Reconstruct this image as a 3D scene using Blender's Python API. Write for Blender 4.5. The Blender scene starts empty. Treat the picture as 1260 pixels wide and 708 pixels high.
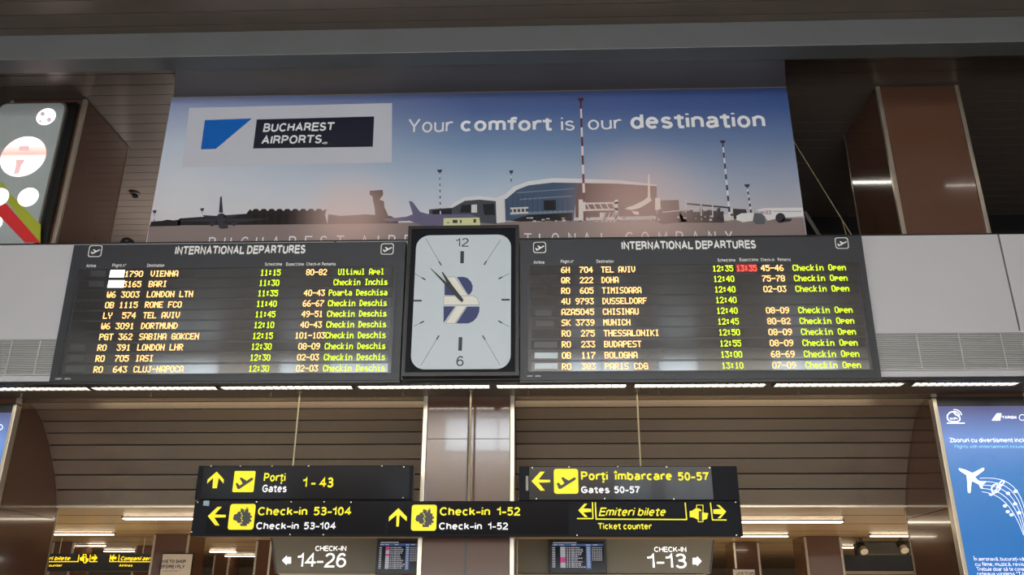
import bpy, math, random
from mathutils import Matrix, Vector
random.seed(4)
S = bpy.context.scene
COL = S.collection
# ------------------------------------------------------------------ camera
FPX, H = 1040.0, 1.65
P, YW, RL = math.radians(21.4), math.radians(2.0), math.radians(0.216)
fw = Vector((-math.sin(YW)*math.cos(P), math.cos(YW)*math.cos(P), math.sin(P)))
r0 = Vector((math.cos(YW), math.sin(YW), 0)); u0 = r0.cross(fw)
rt = r0*math.cos(RL) + u0*math.sin(RL); up = u0*math.cos(RL) - r0*math.sin(RL)
EYE = Vector((0, 0, H))
cam = bpy.data.cameras.new('camera'); camo = bpy.data.objects.new('camera', cam); COL.objects.link(camo)
cam.sensor_width = 36; cam.lens = FPX/1260*36; cam.clip_end = 200
mw = Matrix((rt, up, -fw)).transposed().to_4x4(); mw.translation = EYE
camo.matrix_world = mw
S.camera = camo
# ------------------------------------------------------------------ world, view
S.view_settings.view_transform = 'Standard'; S.view_settings.look = 'None'
S.view_settings.gamma = 1; S.view_settings.use_curve_mapping = False
S.view_settings.exposure = 0.0
w = bpy.data.worlds.new('world'); S.world = w; w.use_nodes = True
w.node_tree.nodes['Background'].inputs[0].default_value = (.55, .7, 1, 1)
w.node_tree.nodes['Background'].inputs[1].default_value = 0.6

def area(name, loc, target, sx, sy, watt, col=(1, 1, 1)):
    l = bpy.data.lights.new(name, 'AREA'); l.shape = 'RECTANGLE'; l.size = sx; l.size_y = sy
    l.energy = watt; l.color = col
    o = bpy.data.objects.new(name, l); COL.objects.link(o); o.location = loc
    o.rotation_euler = (Vector(target)-Vector(loc)).to_track_quat('-Z', 'Y').to_euler()
    return o
# daylight through the glazed entrance front behind the camera
area('entrance_daylight', (-1, -9.3, 1.5), (-1, 10, 3.4), 22, 2.4, 1270, (.95, .975, 1))
# unseen light added to brighten the rear wall for the reflections
area('rear_wall_fill', (-1, -8.5, 8.3), (-1, -10, 6.2), 26, .3, 2900, (1, .96, .92))
# unseen upward light added to brighten the hall ceiling
area('hall_ceiling_fill', (-1, 17.0, 1.1), (-1, 17.0, 3), 18, 8, 400, (1, .84, .62))
# hidden fill light added to brighten the ceiling slats of the left bay
area('gallery_ceiling_fill', (-6.2, 15.4, 6.4), (-6.2, 15.2, 9), 1.8, .8, 210, (1, .95, .92))

# ------------------------------------------------------------------ materials
def lin(c):
    return tuple(((v/255)/12.92 if v/255 <= .04045 else ((v/255+.055)/1.055)**2.4) for v in c)
MC = {}
def mat(name, rgb, rough=.5, metal=0., emit=0., var=.06, scale=6., coat=0., spec=.5, bump=0., alpha=1.):
    if name in MC: return MC[name]
    m = bpy.data.materials.new(name); m.use_nodes = True; nt = m.node_tree; N = nt.nodes; L = nt.links
    b = N['Principled BSDF']; c = lin(rgb)
    tc = N.new('ShaderNodeTexCoord'); no = N.new('ShaderNodeTexNoise'); no.inputs['Scale'].default_value = scale
    no.inputs['Detail'].default_value = 3
    L.new(tc.outputs['Object'], no.inputs['Vector'])
    mx = N.new('ShaderNodeMix'); mx.data_type = 'RGBA'
    mx.inputs['A'].default_value = tuple(v*(1-var) for v in c)+(1,)
    mx.inputs['B'].default_value = tuple(min(1, v*(1+var)) for v in c)+(1,)
    L.new(no.outputs['Fac'], mx.inputs['Factor'])
    L.new(mx.outputs['Result'], b.inputs['Base Color'])
    b.inputs['Roughness'].default_value = rough; b.inputs['Metallic'].default_value = metal
    b.inputs['Coat Weight'].default_value = coat; b.inputs['Coat Roughness'].default_value = .04
    b.inputs['Specular IOR Level'].default_value = spec; b.inputs['Alpha'].default_value = alpha
    if emit:
        L.new(mx.outputs['Result'], b.inputs['Emission Color']); b.inputs['Emission Strength'].default_value = emit
    if bump:
        bp = N.new('ShaderNodeBump'); bp.inputs['Strength'].default_value = bump; bp.inputs['Distance'].default_value = .01
        L.new(no.outputs['Fac'], bp.inputs['Height']); L.new(bp.outputs['Normal'], b.inputs['Normal'])
    MC[name] = m; return m

M_slat = mat('ceiling_slat_metal', (118, 107, 99), .32, .35, var=.15, scale=1.2)
M_gap = mat('dark_gap', (10, 9, 8), .9)
M_cove = mat('cove_slat_metal', (224, 208, 188), .22, .85, var=.08, scale=.9)
M_beam = mat('beam_grey_paint', (94, 97, 98), .45, .2, var=.1, scale=1.5)
M_head = mat('header_grey_paint', (108, 102, 94), .5, .1, var=.1, scale=1.5)
M_fascia = mat('fascia_grey_panel', (188, 188, 192), .38, .1, var=.03, scale=.8)
M_grille = mat('grille_metal', (182, 183, 182), .4, .4)
M_grille_b = mat('grille_back_grey', (120, 120, 118), .7)  # mid-grey sheet behind the grille slats
M_brown = mat('brown_laminate', (90, 62, 49), .13, 0, var=.12, scale=.8, coat=.6)
M_trim = mat('brushed_metal_trim', (196, 186, 168), .28, .75)
M_trim2 = mat('thin_metal_trim', (150, 135, 115), .35, .7)
M_floor = mat('polished_stone_floor', (120, 112, 104), .2, 0, var=.15, scale=3)
M_wall = mat('plain_wall_paint', (206, 200, 190), .6)
M_wallu = mat('upper_wall_dark', (84, 68, 56), .6)
M_black = mat('black_case', (16, 16, 18), .35)
M_board = mat('board_anthracite', (31, 35, 43), .4, 0, var=.08, scale=2)
M_cell = mat('display_glass', (38, 40, 44), .09, 0, var=.1, scale=2, coat=.6)
M_amber = mat('led_amber', (255, 196, 120), .5, emit=1.5, var=.02)
M_green = mat('led_yellow_green', (205, 240, 10), .5, emit=1.15, var=.02)
M_red = mat('led_red', (255, 84, 70), .5, emit=1.6, var=.02)
M_redbg = mat('led_red_field', (120, 4, 10), .5, emit=.5, var=.1)
M_glare = mat('painted_glare_white', (250, 244, 240), .5, emit=1.1, var=.03)  # bright reflection put into an emitting colour
M_white = mat('white_print', (232, 232, 230), .5, var=.02)
M_tube = mat('fluorescent_diffuser', (255, 250, 238), .5, emit=11.0, var=.02)
M_tubeh = mat('hall_lamp_diffuser', (255, 240, 214), .5, emit=9.0, var=.02)
M_lampcase = mat('lamp_housing_metal', (120, 115, 108), .4, .6)
M_sign = mat('sign_black_sheet', (16, 16, 22), .12, 0, var=.3, scale=1.5, coat=.0, spec=.1)
M_signm = mat('sign_dark_case', (20, 22, 29), .5, 0, spec=.12, var=.2, scale=3)
M_yel = mat('sign_yellow', (240, 228, 8), .45, var=.04, emit=.42)
M_sw = mat('sign_white', (240, 240, 244), .45, var=.03, emit=.42)
M_rod = mat('rod_metal', (170, 155, 125), .35, .6)
M_dial = mat('clock_dial', (190, 200, 206), .35, var=.02, emit=.04)
M_hand = mat('clock_hand_dark', (40, 44, 50), .5)
M_navy = mat('logo_navy', (42, 56, 104), .5)
M_cream = mat('logo_cream', (224, 224, 214), .5)
M_olive = mat('olive_panel', (104, 98, 80), .4, 0, var=.06, scale=1)
M_lit = mat('backlit_white', (255, 255, 255), .5, emit=1.2, var=.01)
M_screen = mat('monitor_screen', (26, 30, 38), .15, emit=.25)
M_bezel = mat('monitor_bezel', (8, 8, 10), .4)
M_frost = mat('window_daylight', (225, 238, 255), .4, emit=6.0, var=.15, scale=.6)
M_mull = mat('window_mullion', (60, 62, 66), .5)
M_hallceil = mat('hall_ceiling_metal', (186, 152, 108), .3, .4, var=.12, scale=.7)

# ------------------------------------------------------------------ mesh helpers
class MB:
    def __init__(s): s.v = []; s.f = []; s.cuts = []
    def cut(s, kind=None): s.cuts.append((len(s.v), len(s.f), kind))
    def add(s, vs, fs):
        k = len(s.v); s.v += [tuple(v) for v in vs]; s.f += [tuple(i+k for i in f) for f in fs]; return s
    def box(s, x0, x1, y0, y1, z0, z1):
        return s.add([(x0,y0,z0),(x1,y0,z0),(x1,y1,z0),(x0,y1,z0),(x0,y0,z1),(x1,y0,z1),(x1,y1,z1),(x0,y1,z1)],
                     [(0,3,2,1),(4,5,6,7),(0,1,5,4),(1,2,6,5),(2,3,7,6),(3,0,4,7)])
    def prism(s, pts, y0, y1):
        """2D outline (x,z) given a thickness along y"""
        n = len(pts)
        ar = sum(pts[i][0]*pts[(i+1) % n][1]-pts[(i+1) % n][0]*pts[i][1] for i in range(n))
        if ar < 0: pts = pts[::-1]
        vs = [(x, y0, z) for x, z in pts]+[(x, y1, z) for x, z in pts]
        fs = [tuple(range(n)), tuple(range(2*n-1, n-1, -1))]+[(i, i+n, (i+1) % n+n, (i+1) % n) for i in range(n)]
        return s.add(vs, fs)
    def tube(s, p0, p1, r, n=8):
        p0, p1 = Vector(p0), Vector(p1); d = (p1-p0).normalized()
        a = d.orthogonal().normalized(); b = d.cross(a)
        vs = []
        for p in (p0, p1):
            for i in range(n):
                t = 2*math.pi*i/n; vs.append(p+a*(r*math.cos(t))+b*(r*math.sin(t)))
        return s.add(vs, [(i, (i+1) % n, (i+1) % n+n, i+n) for i in range(n)]+[tuple(range(n))[::-1], tuple(range(n, 2*n))])
    def obj(s, name, m, parent=None, bevel=0.):
        if len(s.cuts) > 1:
            first = None; cu = [(0, 0, None)]+s.cuts+[(len(s.v), len(s.f), None)]
            for (v0, f0, kd), (v1, f1, _) in zip(cu, cu[1:]):
                if v1 == v0: continue
                q = MB(); q.v = s.v[v0:v1]; q.f = [tuple(i-v0 for i in f) for f in s.f[f0:f1]]
                o = q.obj(kd or name, m, parent); first = first or o
            return first
        me = bpy.data.meshes.new(name); me.from_pydata(s.v, [], s.f); me.materials.append(m); me.update()
        o = bpy.data.objects.new(name, me); COL.objects.link(o)
        if parent: o.parent = parent
        if bevel:
            b = o.modifiers.new('bevel', 'BEVEL'); b.width = bevel; b.segments = 2; b.limit_method = 'ANGLE'
        return o
def box(name, m, x0, x1, y0, y1, z0, z1, parent=None, bevel=0.):
    return MB().box(x0, x1, y0, y1, z0, z1).obj(name, m, parent, bevel)
def st(o): o['kind'] = 'structure'; return o
def tag(o, label, cat, group=None):
    o['label'] = label; o['category'] = cat
    if group: o['group'] = group
    return o
def root(name, loc=(0, 0, 0), rx=0.):
    o = bpy.data.objects.new(name, None); COL.objects.link(o); o.location = loc; o.rotation_euler = (rx, 0, 0)
    o.empty_display_size = .1
    return o
def ray(px, py): return fw*FPX + rt*(px-630) - up*(py-354)
def onY(px, py, y): d = ray(px, py); return EYE + d*(y/d.y)
def onZ(px, py, z): d = ray(px, py); return EYE + d*((z-H)/d.z)

class Plane:
    """upright face (optionally leaning forward by t) standing at its own distance; local x right, z up, -y to the viewer"""
    def __init__(s, o, t=0.):
        s.o = Vector(o); s.t = t; s.u = Vector((1, 0, 0)); s.v = Vector((0, -math.sin(t), math.cos(t)))
        s.n = Vector((0, -math.cos(t), -math.sin(t)))
    def at(s, px, py):
        d = ray(px, py); k = (s.o-EYE).dot(s.n)/d.dot(s.n); q = EYE+d*k-s.o
        return (q.dot(s.u), q.dot(s.v))
    def pts(s, L): return [s.at(*p) for p in L]
    def root(s, name): return root(name, s.o, s.t)

# ------------------------------------------------------------------ lettering
# own sans lettering: centre lines (cap height 1) thickened to a stroke
def _a(cx, cy, rx, ry, a0, a1, n=None):
    n = n or max(3, int(abs(a1-a0)/24))
    return [(cx+rx*math.cos(math.radians(a0+(a1-a0)*i/n)), cy+ry*math.sin(math.radians(a0+(a1-a0)*i/n))) for i in range(n+1)]
XH = .72
_bowl = _a(.26, .36, .26, .36, 0, 360, 16)
_dot = lambda x, y: [(x, y-.03), (x, y+.03)]
SF = {
 'A': (.7, [[(0, 0), (.35, 1), (.7, 0)], [(.12, .34), (.58, .34)]]),
 'B': (.6, [[(0, 0), (0, 1), (.3, 1)]+_a(.3, .76, .25, .24, 90, -90)+[(0, .52)], [(.28, .52)]+_a(.33, .26, .28, .26, 90, -90)+[(0, 0)]]),
 'C': (.68, [_a(.37, .5, .37, .5, 42, 318, 14)]),
 'D': (.66, [[(0, 0), (0, 1), (.27, 1)]+_a(.27, .5, .39, .5, 90, -90, 10)+[(0, 0)]]),
 'E': (.56, [[(.56, 1), (0, 1), (0, 0), (.58, 0)], [(0, .53), (.52, .53)]]),
 'F': (.54, [[(.56, 1), (0, 1), (0, 0)], [(0, .51), (.48, .51)]]),
 'G': (.72, [_a(.37, .5, .37, .5, 42, 318, 14)+[(.7, .2), (.7, .47), (.42, .47)]]),
 'H': (.62, [[(0, 0), (0, 1)], [(.62, 0), (.62, 1)], [(0, .53), (.62, .53)]]),
 'I': (.0, [[(0, 0), (0, 1)]]),
 'K': (.62, [[(0, 0), (0, 1)], [(.6, 1), (0, .36)], [(.22, .6), (.64, 0)]]),
 'L': (.5, [[(0, 1), (0, 0), (.52, 0)]]),
 'M': (.74, [[(0, 0), (0, 1), (.37, .1), (.74, 1), (.74, 0)]]),
 'N': (.62, [[(0, 0), (0, 1), (.62, 0), (.62, 1)]]),
 'O': (.74, [_a(.37, .5, .37, .5, 0, 360, 18)]),
 'P': (.58, [[(0, 0), (0, 1), (.3, 1)]+_a(.3, .73, .28, .27, 90, -90)+[(0, .46)]]),
 'R': (.62, [[(0, 0), (0, 1), (.32, 1)]+_a(.32, .75, .27, .25, 90, -90)+[(0, .5)], [(.3, .5), (.5, .42), (.56, .25), (.62, 0)]]),
 'S': (.6, [_a(.3, .75, .27, .25, 25, 180, 6)+[(.06, .64), (.18, .54), (.42, .46), (.58, .38)]+_a(.3, .26, .3, .26, 15, -160, 7)]),
 'T': (.6, [[(0, 1), (.6, 1)], [(.3, 1), (.3, 0)]]),
 'U': (.62, [[(0, 1), (0, .3)]+_a(.31, .3, .31, .3, 180, 360, 8)+[(.62, 1)]]),
 'V': (.66, [[(0, 1), (.33, 0), (.66, 1)]]),
 'W': (.92, [[(0, 1), (.22, 0), (.46, .95), (.7, 0), (.92, 1)]]),
 'X': (.62, [[(0, 0), (.62, 1)], [(0, 1), (.62, 0)]]),
 'Y': (.64, [[(0, 1), (.32, .42), (.64, 1)], [(.32, .42), (.32, 0)]]),
 'Z': (.58, [[(0, 1), (.58, 1), (0, 0), (.6, 0)]]),
 'a': (.5, [_a(.25, .5, .23, .22, 150, 0, 6)+[(.48, .5), (.48, .1), (.54, 0)], [(.48, .42), (.2, .38)]+_a(.18, .19, .18, .19, 90, 290, 7)+[(.36, .06), (.48, .2)]]),
 'b': (.52, [[(0, 0), (0, 1)], _bowl]),
 'c': (.48, [_a(.26, .36, .26, .36, 45, 315, 10)]),
 'd': (.52, [[(.52, 0), (.52, 1)], _bowl]),
 'e': (.52, [_a(.26, .36, .26, .36, 0, 315, 12), [(.06, .38), (.46, .38)]]),
 'f': (.3, [[(.34, .98), (.26, 1), (.16, .95), (.14, .82), (.14, 0)], [(-.02, .72), (.3, .72)]]),
 'g': (.52, [_bowl, [(.52, .72), (.52, .02)]+_a(.26, -.02, .26, .24, 0, -150, 7)]),
 'h': (.48, [[(0, 0), (0, 1)], [(0, .42)]+_a(.24, .48, .24, .24, 170, 0, 6)+[(.48, 0)]]),
 'i': (.0, [[(0, 0), (0, .72)], [(0, .93), (0, 1.04)]]),
 'j': (.1, [[(.1, .72), (.1, -.1), (0, -.24)], [(.1, .93), (.1, 1.04)]]),
 'k': (.48, [[(0, 0), (0, 1)], [(.45, .72), (0, .28)], [(.17, .45), (.5, 0)]]),
 'l': (.0, [[(0, 0), (0, 1)]]),
 'm': (.8, [[(0, 0), (0, .72)], [(0, .42)]+_a(.2, .52, .2, .2, 170, 0, 6)+[(.4, 0)], [(.4, .42)]+_a(.6, .52, .2, .2, 170, 0, 6)+[(.8, 0)]]),
 'n': (.48, [[(0, 0), (0, .72)], [(0, .42)]+_a(.24, .48, .24, .24, 170, 0, 6)+[(.48, 0)]]),
 'o': (.52, [_bowl]),
 'p': (.52, [[(0, -.28), (0, .72)], _bowl]),
 'q': (.52, [[(.52, -.28), (.52, .72)], _bowl]),
 'r': (.3, [[(0, 0), (0, .72)], [(0, .4), (.08, .62), (.2, .71), (.32, .7)]]),
 's': (.46, [_a(.23, .54, .21, .18, 25, 180, 5)+[(.06, .45), (.3, .36), (.42, .3)]+_a(.23, .19, .23, .19, 15, -160, 6)]),
 't': (.3, [[(.15, .95), (.15, .16), (.19, .02), (.3, .01)], [(-.02, .72), (.3, .72)]]),
 'u': (.48, [[(0, .72), (0, .24)]+_a(.24, .24, .24, .24, 180, 350, 6), [(.48, .72), (.48, 0)]]),
 'v': (.46, [[(0, .72), (.23, 0), (.46, .72)]]),
 'w': (.72, [[(0, .72), (.18, 0), (.36, .68), (.54, 0), (.72, .72)]]),
 'x': (.46, [[(0, 0), (.46, .72)], [(0, .72), (.46, 0)]]),
 'y': (.48, [[(0, .72), (.25, .04)], [(.48, .72), (.2, -.16), (.04, -.26)]]),
 'z': (.42, [[(0, .72), (.42, .72), (0, 0), (.44, 0)]]),
 '0': (.52, [_a(.26, .5, .26, .5, 0, 360, 16)]),
 '1': (.3, [[(0, .76), (.18, .8), (.28, 1), (.28, 0)]]),
 '2': (.54, [_a(.27, .73, .26, .27, 165, -20, 8)+[(.42, .48), (.08, .16), (0, 0), (.54, 0)]]),
 '3': (.54, [_a(.26, .77, .24, .23, 155, -90, 9)+[(.2, .54)], [(.2, .54)]+_a(.26, .27, .27, .27, 90, -155, 10)]),
 '4': (.56, [[(.42, 0), (.42, 1), (0, .32), (.58, .32)]]),
 '5': (.54, [[(.48, 1), (.1, 1), (.05, .5)], [(.05, .5)]+_a(.25, .33, .29, .33, 118, -145, 10)]),
 '6': (.54, [_a(.27, .31, .27, .31, 0, 360, 14), [(.51, .86), (.36, 1), (.2, .97), (.05, .76), (0, .45), (0, .31)]]),
 '7': (.52, [[(0, 1), (.52, 1), (.28, .5), (.16, 0)]]),
 '8': (.54, [_a(.27, .77, .22, .23, 0, 360, 12), _a(.27, .27, .27, .27, 0, 360, 14)]),
 '9': (.54, [_a(.27, .69, .27, .31, 0, 360, 14), [(.03, .14), (.18, 0), (.34, .03), (.49, .24), (.54, .55), (.54, .69)]]),
 '-': (.3, [[(0, .36), (.3, .36)]]), '.': (.0, [[(0, -.04), (0, .09)]]), ',': (.04, [[(.05, .08), (.0, -.14)]]),
 ':': (.0, [[(0, 0), (0, .12)], [(0, .6), (0, .72)]]), '"': (.2, [[(0, 1), (0, .72)], [(.2, 1), (.2, .72)]]), '°': (.24, [_a(.12, .86, .12, .12, 0, 360, 8)]),
 '®': (.6, [_a(.3, .5, .32, .42, 0, 360, 12), [(.2, .3), (.2, .72), (.36, .72), (.4, .6), (.34, .5), (.2, .5)], [(.3, .5), (.42, .3)]]),
}
def _under(g, x): return (SF[g][0], SF[g][1]+[[(x+.03, -.16), (x-.03, -.36)]])
SF['ț'] = _under('t', .17); SF['ș'] = _under('s', .24)
SF['ă'] = (SF['a'][0], SF['a'][1]+[_a(.25, 1.0, .14, .12, 190, 350, 5)])
SF['î'] = (.0, [[(0, 0), (0, .72)], [(-.15, .9), (0, 1.08), (.15, .9)]])
SF['Î'] = (.0, [[(0, 0), (0, 1)], [(-.15, 1.12), (0, 1.28), (.15, 1.12)]])
_TC = {}
def tmesh(txt, bold, ital):
    k = (txt, bold, ital)
    if k in _TC: return _TC[k]
    t = .115+bold*3.4; x = 0.; vs = []; fs = []; dep = []
    for ch in txt:
        if ch == ' ': x += .34; continue
        wd, strokes = SF[ch]
        for si, pts in enumerate(strokes):
            pts = list(pts)
            if (Vector(pts[0])-Vector(pts[-1])).length > .05:
                for e0, e1 in ((0, 1), (-1, -2)):
                    d_ = Vector(pts[e0])-Vector(pts[e1])
                    if abs(d_.x) > .85*d_.length: pts[e0] = (pts[e0][0]+math.copysign(t/2, d_.x), pts[e0][1])
            P_ = [Vector((x+t/2+px_, t/2+py_*(1-t) if py_ >= 0 else t/2+py_)) for px_, py_ in pts]
            Q = [P_[0]]
            for p in P_[1:]:
                if (p-Q[-1]).length > 1e-4: Q.append(p)
            closed = (Q[0]-Q[-1]).length < .02 and len(Q) > 4
            if closed: Q.pop()
            n = len(Q); L_ = []
            for i in range(n):
                a = Q[i-1] if (i > 0 or closed) else None; b_ = Q[(i+1) % n] if (i < n-1 or closed) else None
                d0 = (Q[i]-a).normalized() if a is not None else None; d1 = (b_-Q[i]).normalized() if b_ is not None else None
                if d0 is None: d0 = d1
                if d1 is None: d1 = d0
                m = (d0+d1)
                if m.length < .15: m = d0.copy()
                m.normalize(); c_ = max(.5, m.dot(d0)); nn = Vector((-m.y, m.x))*(t/2/c_)
                L_.append((Q[i]+nn, Q[i]-nn))
            k0 = len(vs)
            for a, b_ in L_: vs += [a, b_]; dep += [.0004*si]*2
            for i in range(n if closed else n-1):
                j = (i+1) % n; fs.append((k0+2*i, k0+2*i+1, k0+2*j+1, k0+2*j))
        x += wd+t+.11
    out = [Vector((v.x+ital*v.y, v.y, 0)) for v in vs]
    _TC[k] = (out, fs, dep); return _TC[k]
def cap(): return 1.0
def text(mb, pl, txt, x0, x1, yb, yt, off=.004, bold=0., ital=0., yb1=None, mirror=False, ext=None):
    vs, fs, dep = tmesh(txt, bold, ital)
    if not vs: return
    mb.cut()
    a0 = pl.at(x0, yb); a1 = pl.at(x1, yb if yb1 is None else yb1); tp = pl.at(x0, yt)
    xs = [v.x for v in vs]; lo, hi = min(xs), max(xs); h = (tp[1]-a0[1])/cap()
    out = []
    for v, dd in zip(vs, dep):
        t = (v.x-lo)/(hi-lo)
        out.append((a0[0]+(a1[0]-a0[0])*t, -off-dd, a0[1]+(a1[1]-a0[1])*t+h*v.y))
    mb.add(out, [f if True else f for f in fs])
def flat(mb, pl, L, off=.003, th=None):
    """flat print of the given outline lying on the face"""
    mb.prism(pl.pts(L), -off, -(off-.0012 if th is None else off-th))
def circ(c, r, n=24, sx=1.): return [(c[0]+r*sx*math.cos(2*math.pi*i/n), c[1]+r*math.sin(2*math.pi*i/n)) for i in range(n)]
def flatl(mb, L, off=.003, th=.0012): mb.prism(list(L), -off, -(off-th))
def seg(mb, pl, p, q, wpx, off=.003):
    dx, dy = q[0]-p[0], q[1]-p[1]; l = math.hypot(dx, dy) or 1; nx, ny = -dy/l*wpx/2, dx/l*wpx/2
    flat(mb, pl, [(p[0]+nx, p[1]+ny), (q[0]+nx, q[1]+ny), (q[0]-nx, q[1]-ny), (p[0]-nx, p[1]-ny)], off)

# ================================================================== SETTING
XL, XR = -15.0, 13.0
CY0, CY1, CEIL = 10.7, 12.1, 9.0
SOF, COVEB = 4.333, 3.11
COLX = [(-8.03, -6.855), (-1.51, -0.337), (4.985, 6.175)]
BAYS = [(XL, -8.03), (-6.855, -1.51), (-0.337, 4.985), (6.175, XR)]
st(box('floor', M_floor, -20, 16, -10, 28, -.2, 0))
c = st(box('ceiling', M_gap, XL, XR, -10, 16.2, CEIL+.04, CEIL+.2))
me = None
y = 5.0; k = 0
while y < 16.1:
    if me is None:
        o = MB().box(XL, XR, -.1245, .1245, 0, .03).obj('ceiling_slat', M_slat, c); me = o.data
    else:
        o = o.copy(); COL.objects.link(o); o.parent = c
    o.location = (0, y, CEIL); y += .262
st(box('ceiling_front', M_slat, XL, XR, -10, 4.86, CEIL, CEIL+.04))
st(box('wall_left', M_wall, XL-.2, XL, -10, 12.1, 0, CEIL))
st(box('wall_right', M_wall, XR, XR+.2, -10, 12.1, 0, CEIL))
st(box('wall_left_upper', M_wallu, XL-.2, XL, 12.1, 16.2, 4.5, CEIL))
st(box('wall_right_upper', M_wallu, XR, XR+.2, 12.1, 16.2, 4.5, CEIL))
st(box('wall_back_upper', M_wallu, XL, XR, 16.2, 16.4, 4.5, CEIL+.2))
st(box('trim_1', M_black, 3.4, XR, 15.1, 15.35, 8.55, CEIL))
# beam across the hall and the dark header over the banner
b = st(box('trim_2', M_beam, XL, XR, 9.2, 9.5, 8.6, CEIL, bevel=.01))
hd_ = MB(); hx0, hx1 = -5.34, 3.56; hs = [(9.502, 8.61), (10.36, 8.735), (10.36, CEIL-.002), (9.502, CEIL-.002)]
hd_.add([(hx0+(.4 if a < 10 else 0), a, b_) for a, b_ in hs]+[(hx1-(.27 if a < 10 else 0), a, b_) for a, b_ in hs], [(0,3,2,1),(4,5,6,7),(0,1,5,4),(1,2,6,5),(2,3,7,6),(3,0,4,7)])
st(hd_.obj('trim_3', M_head))
# gallery slab above the coves
st(box('floor_upper', M_wallu, XL, XR, 12.13, 16.2, 4.38, 4.5))
for i, (a, bb) in enumerate(BAYS):
    st(box('floor_upper_bay', M_wallu, a, bb, 10.02, 12.13, 4.4, 4.5))
# curved slatted coves
PR = [(10.70, 4.333), (10.88, 4.325), (11.06, 4.27), (11.26, 4.155), (11.40, 4.02), (11.54, 3.88), (11.68, 3.70),
      (11.82, 3.515), (11.93, 3.325), (12.03, 3.11)]
for bi, (a, bb) in enumerate(BAYS):
    w = MB()
    bk = [(yy+.03, zz+.035) for yy, zz in PR]; bk2 = [(yy+.06, zz+.05) for yy, zz in PR]
    n = len(bk); out = bk+bk2[::-1]
    vs = [(a, q[0], q[1]) for q in out]+[(bb, q[0], q[1]) for q in out]; m = len(out)
    w.add(vs, [(i, i+1, i+1+m, i+m) for i in range(m-1)]+[(m-1, 0, m, 2*m-1)] +
          [(i, m-1-i, m-2-i, i+1) for i in range(n-1)]+[(i+m, i+1+m, 2*m-2-i, 2*m-1-i) for i in range(n-1)])
    cw = st(w.obj('wall_cove_%s' % ['far_left', 'left', 'right', 'far_right'][bi], M_gap))
    for i in range(len(PR)-1):
        p, q = Vector(PR[i]), Vector(PR[i+1]); d = (q-p); l = d.length; d.normalize()
        nn = Vector((-d.y, d.x)) if (-d.y) > 0 else Vector((d.y, -d.x))
        g = .016
        p1 = p+d*g; q1 = q-d*g*.4
        sec = [p1, q1, q1+nn*.02, p1+nn*.02]
        MB().add([(a+.004, s.x, s.y) for s in sec]+[(bb-.004, s.x, s.y) for s in sec],
                 [(0,1,2,3),(7,6,5,4),(0,4,5,1),(1,5,6,2),(2,6,7,3),(3,7,4,0)]).obj('cove_slat', M_cove, cw)
    box('edge_trim', M_trim, a+.004, bb-.004, 12.0, 12.09, 3.085, 3.108, cw)
# soffit strip under the fascia
st(box('ceiling_soffit', mat('soffit_paint', (120, 104, 88), .5), XL, XR, 10.02, 10.69, SOF+.002, SOF+.06))
# fascia
fa = st(box('wall_fascia', M_black, XL, XR, 9.93, 10.02, 4.312, 6.2))
for a, bb in ((-15, -11.9), (-11.88, -8.8), (-8.78, -5.75), (-5.73, -2.65), (-2.63, .44), (.46, 3.52), (3.54, 5.79), (5.81, 8.9), (8.92, 12.99)):
    box('fascia_panel', M_fascia, a, bb, 9.9, 9.935, 4.905, 6.195, fa, .004)
    box('lower_panel', M_fascia, a, bb, 9.9, 9.935, 4.345, 4.42, fa, .004)
box('ledge', M_fascia, XL, XR, 9.885, 9.935, 4.885, 4.903, fa)
box('ledge', M_fascia, XL, XR, 9.885, 9.935, 4.422, 4.438, fa)
for a, bb in ((XL, -5.9), (3.9, XR)):
    box('grille_backing', M_grille_b, a, bb, 9.925, 9.935, 4.44, 4.885, fa)
    g = MB(); z = 4.452
    while z < 4.88: g.box(a, bb, 9.905, 9.925, z, z+.012); z += .0235
    gr = g.obj('grille_slats', M_grille, fa); gr['kind'] = 'stuff'
    x = a+.2 if a < 0 else 4.05; g = MB()
    while x < bb-.05: g.box(x, x+.014, 9.9, 9.905, 4.44, 4.885); x += (.36 if random.random() < .6 else .5)
    g.obj('grille_upright', M_grille, fa)
box('top_edge', M_black, XL, XR, 9.9, 10.02, 6.196, 6.215, fa)

# rear wall behind the camera with its clerestory windows
st(box('wall_rear', M_wall, -20, 16, -10.2, -10, 0, CEIL+.2))
def window(n, x0, x1, z0, z1, m=M_frost):
    r = st(box('window_%d' % n, M_mull, x0-.06, x1+.06, -10, -9.96, z0-.06, z1+.06))
    k = max(1, round((x1-x0)/1.15)); wd = (x1-x0)/k
    for i in range(k): box('pane', m, x0+i*wd+.03, x0+(i+1)*wd-.03, -9.965, -9.95, z0, z1, r)
n = 1
for x0, x1 in ((-14.2, -11.6), (-9.4, -8.6), (-7.6, -5.0), (-3.6, -0.6), (1.0, 3.4), (4.2, 5.6), (8.2, 10.5)):
    window(n, x0, x1, 7.45, 8.65); n += 1
M_frost2 = mat('window_daylight_dim', (205, 226, 255), .4, emit=4.5, var=.5, scale=.5)
for x0, x1 in ((-12, -9), (-5.5, -4.2), (2.6, 3.9), (4.3, 6.3)):
    window(n, x0, x1, 5.45, 6.4, M_frost2); n += 1

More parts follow.
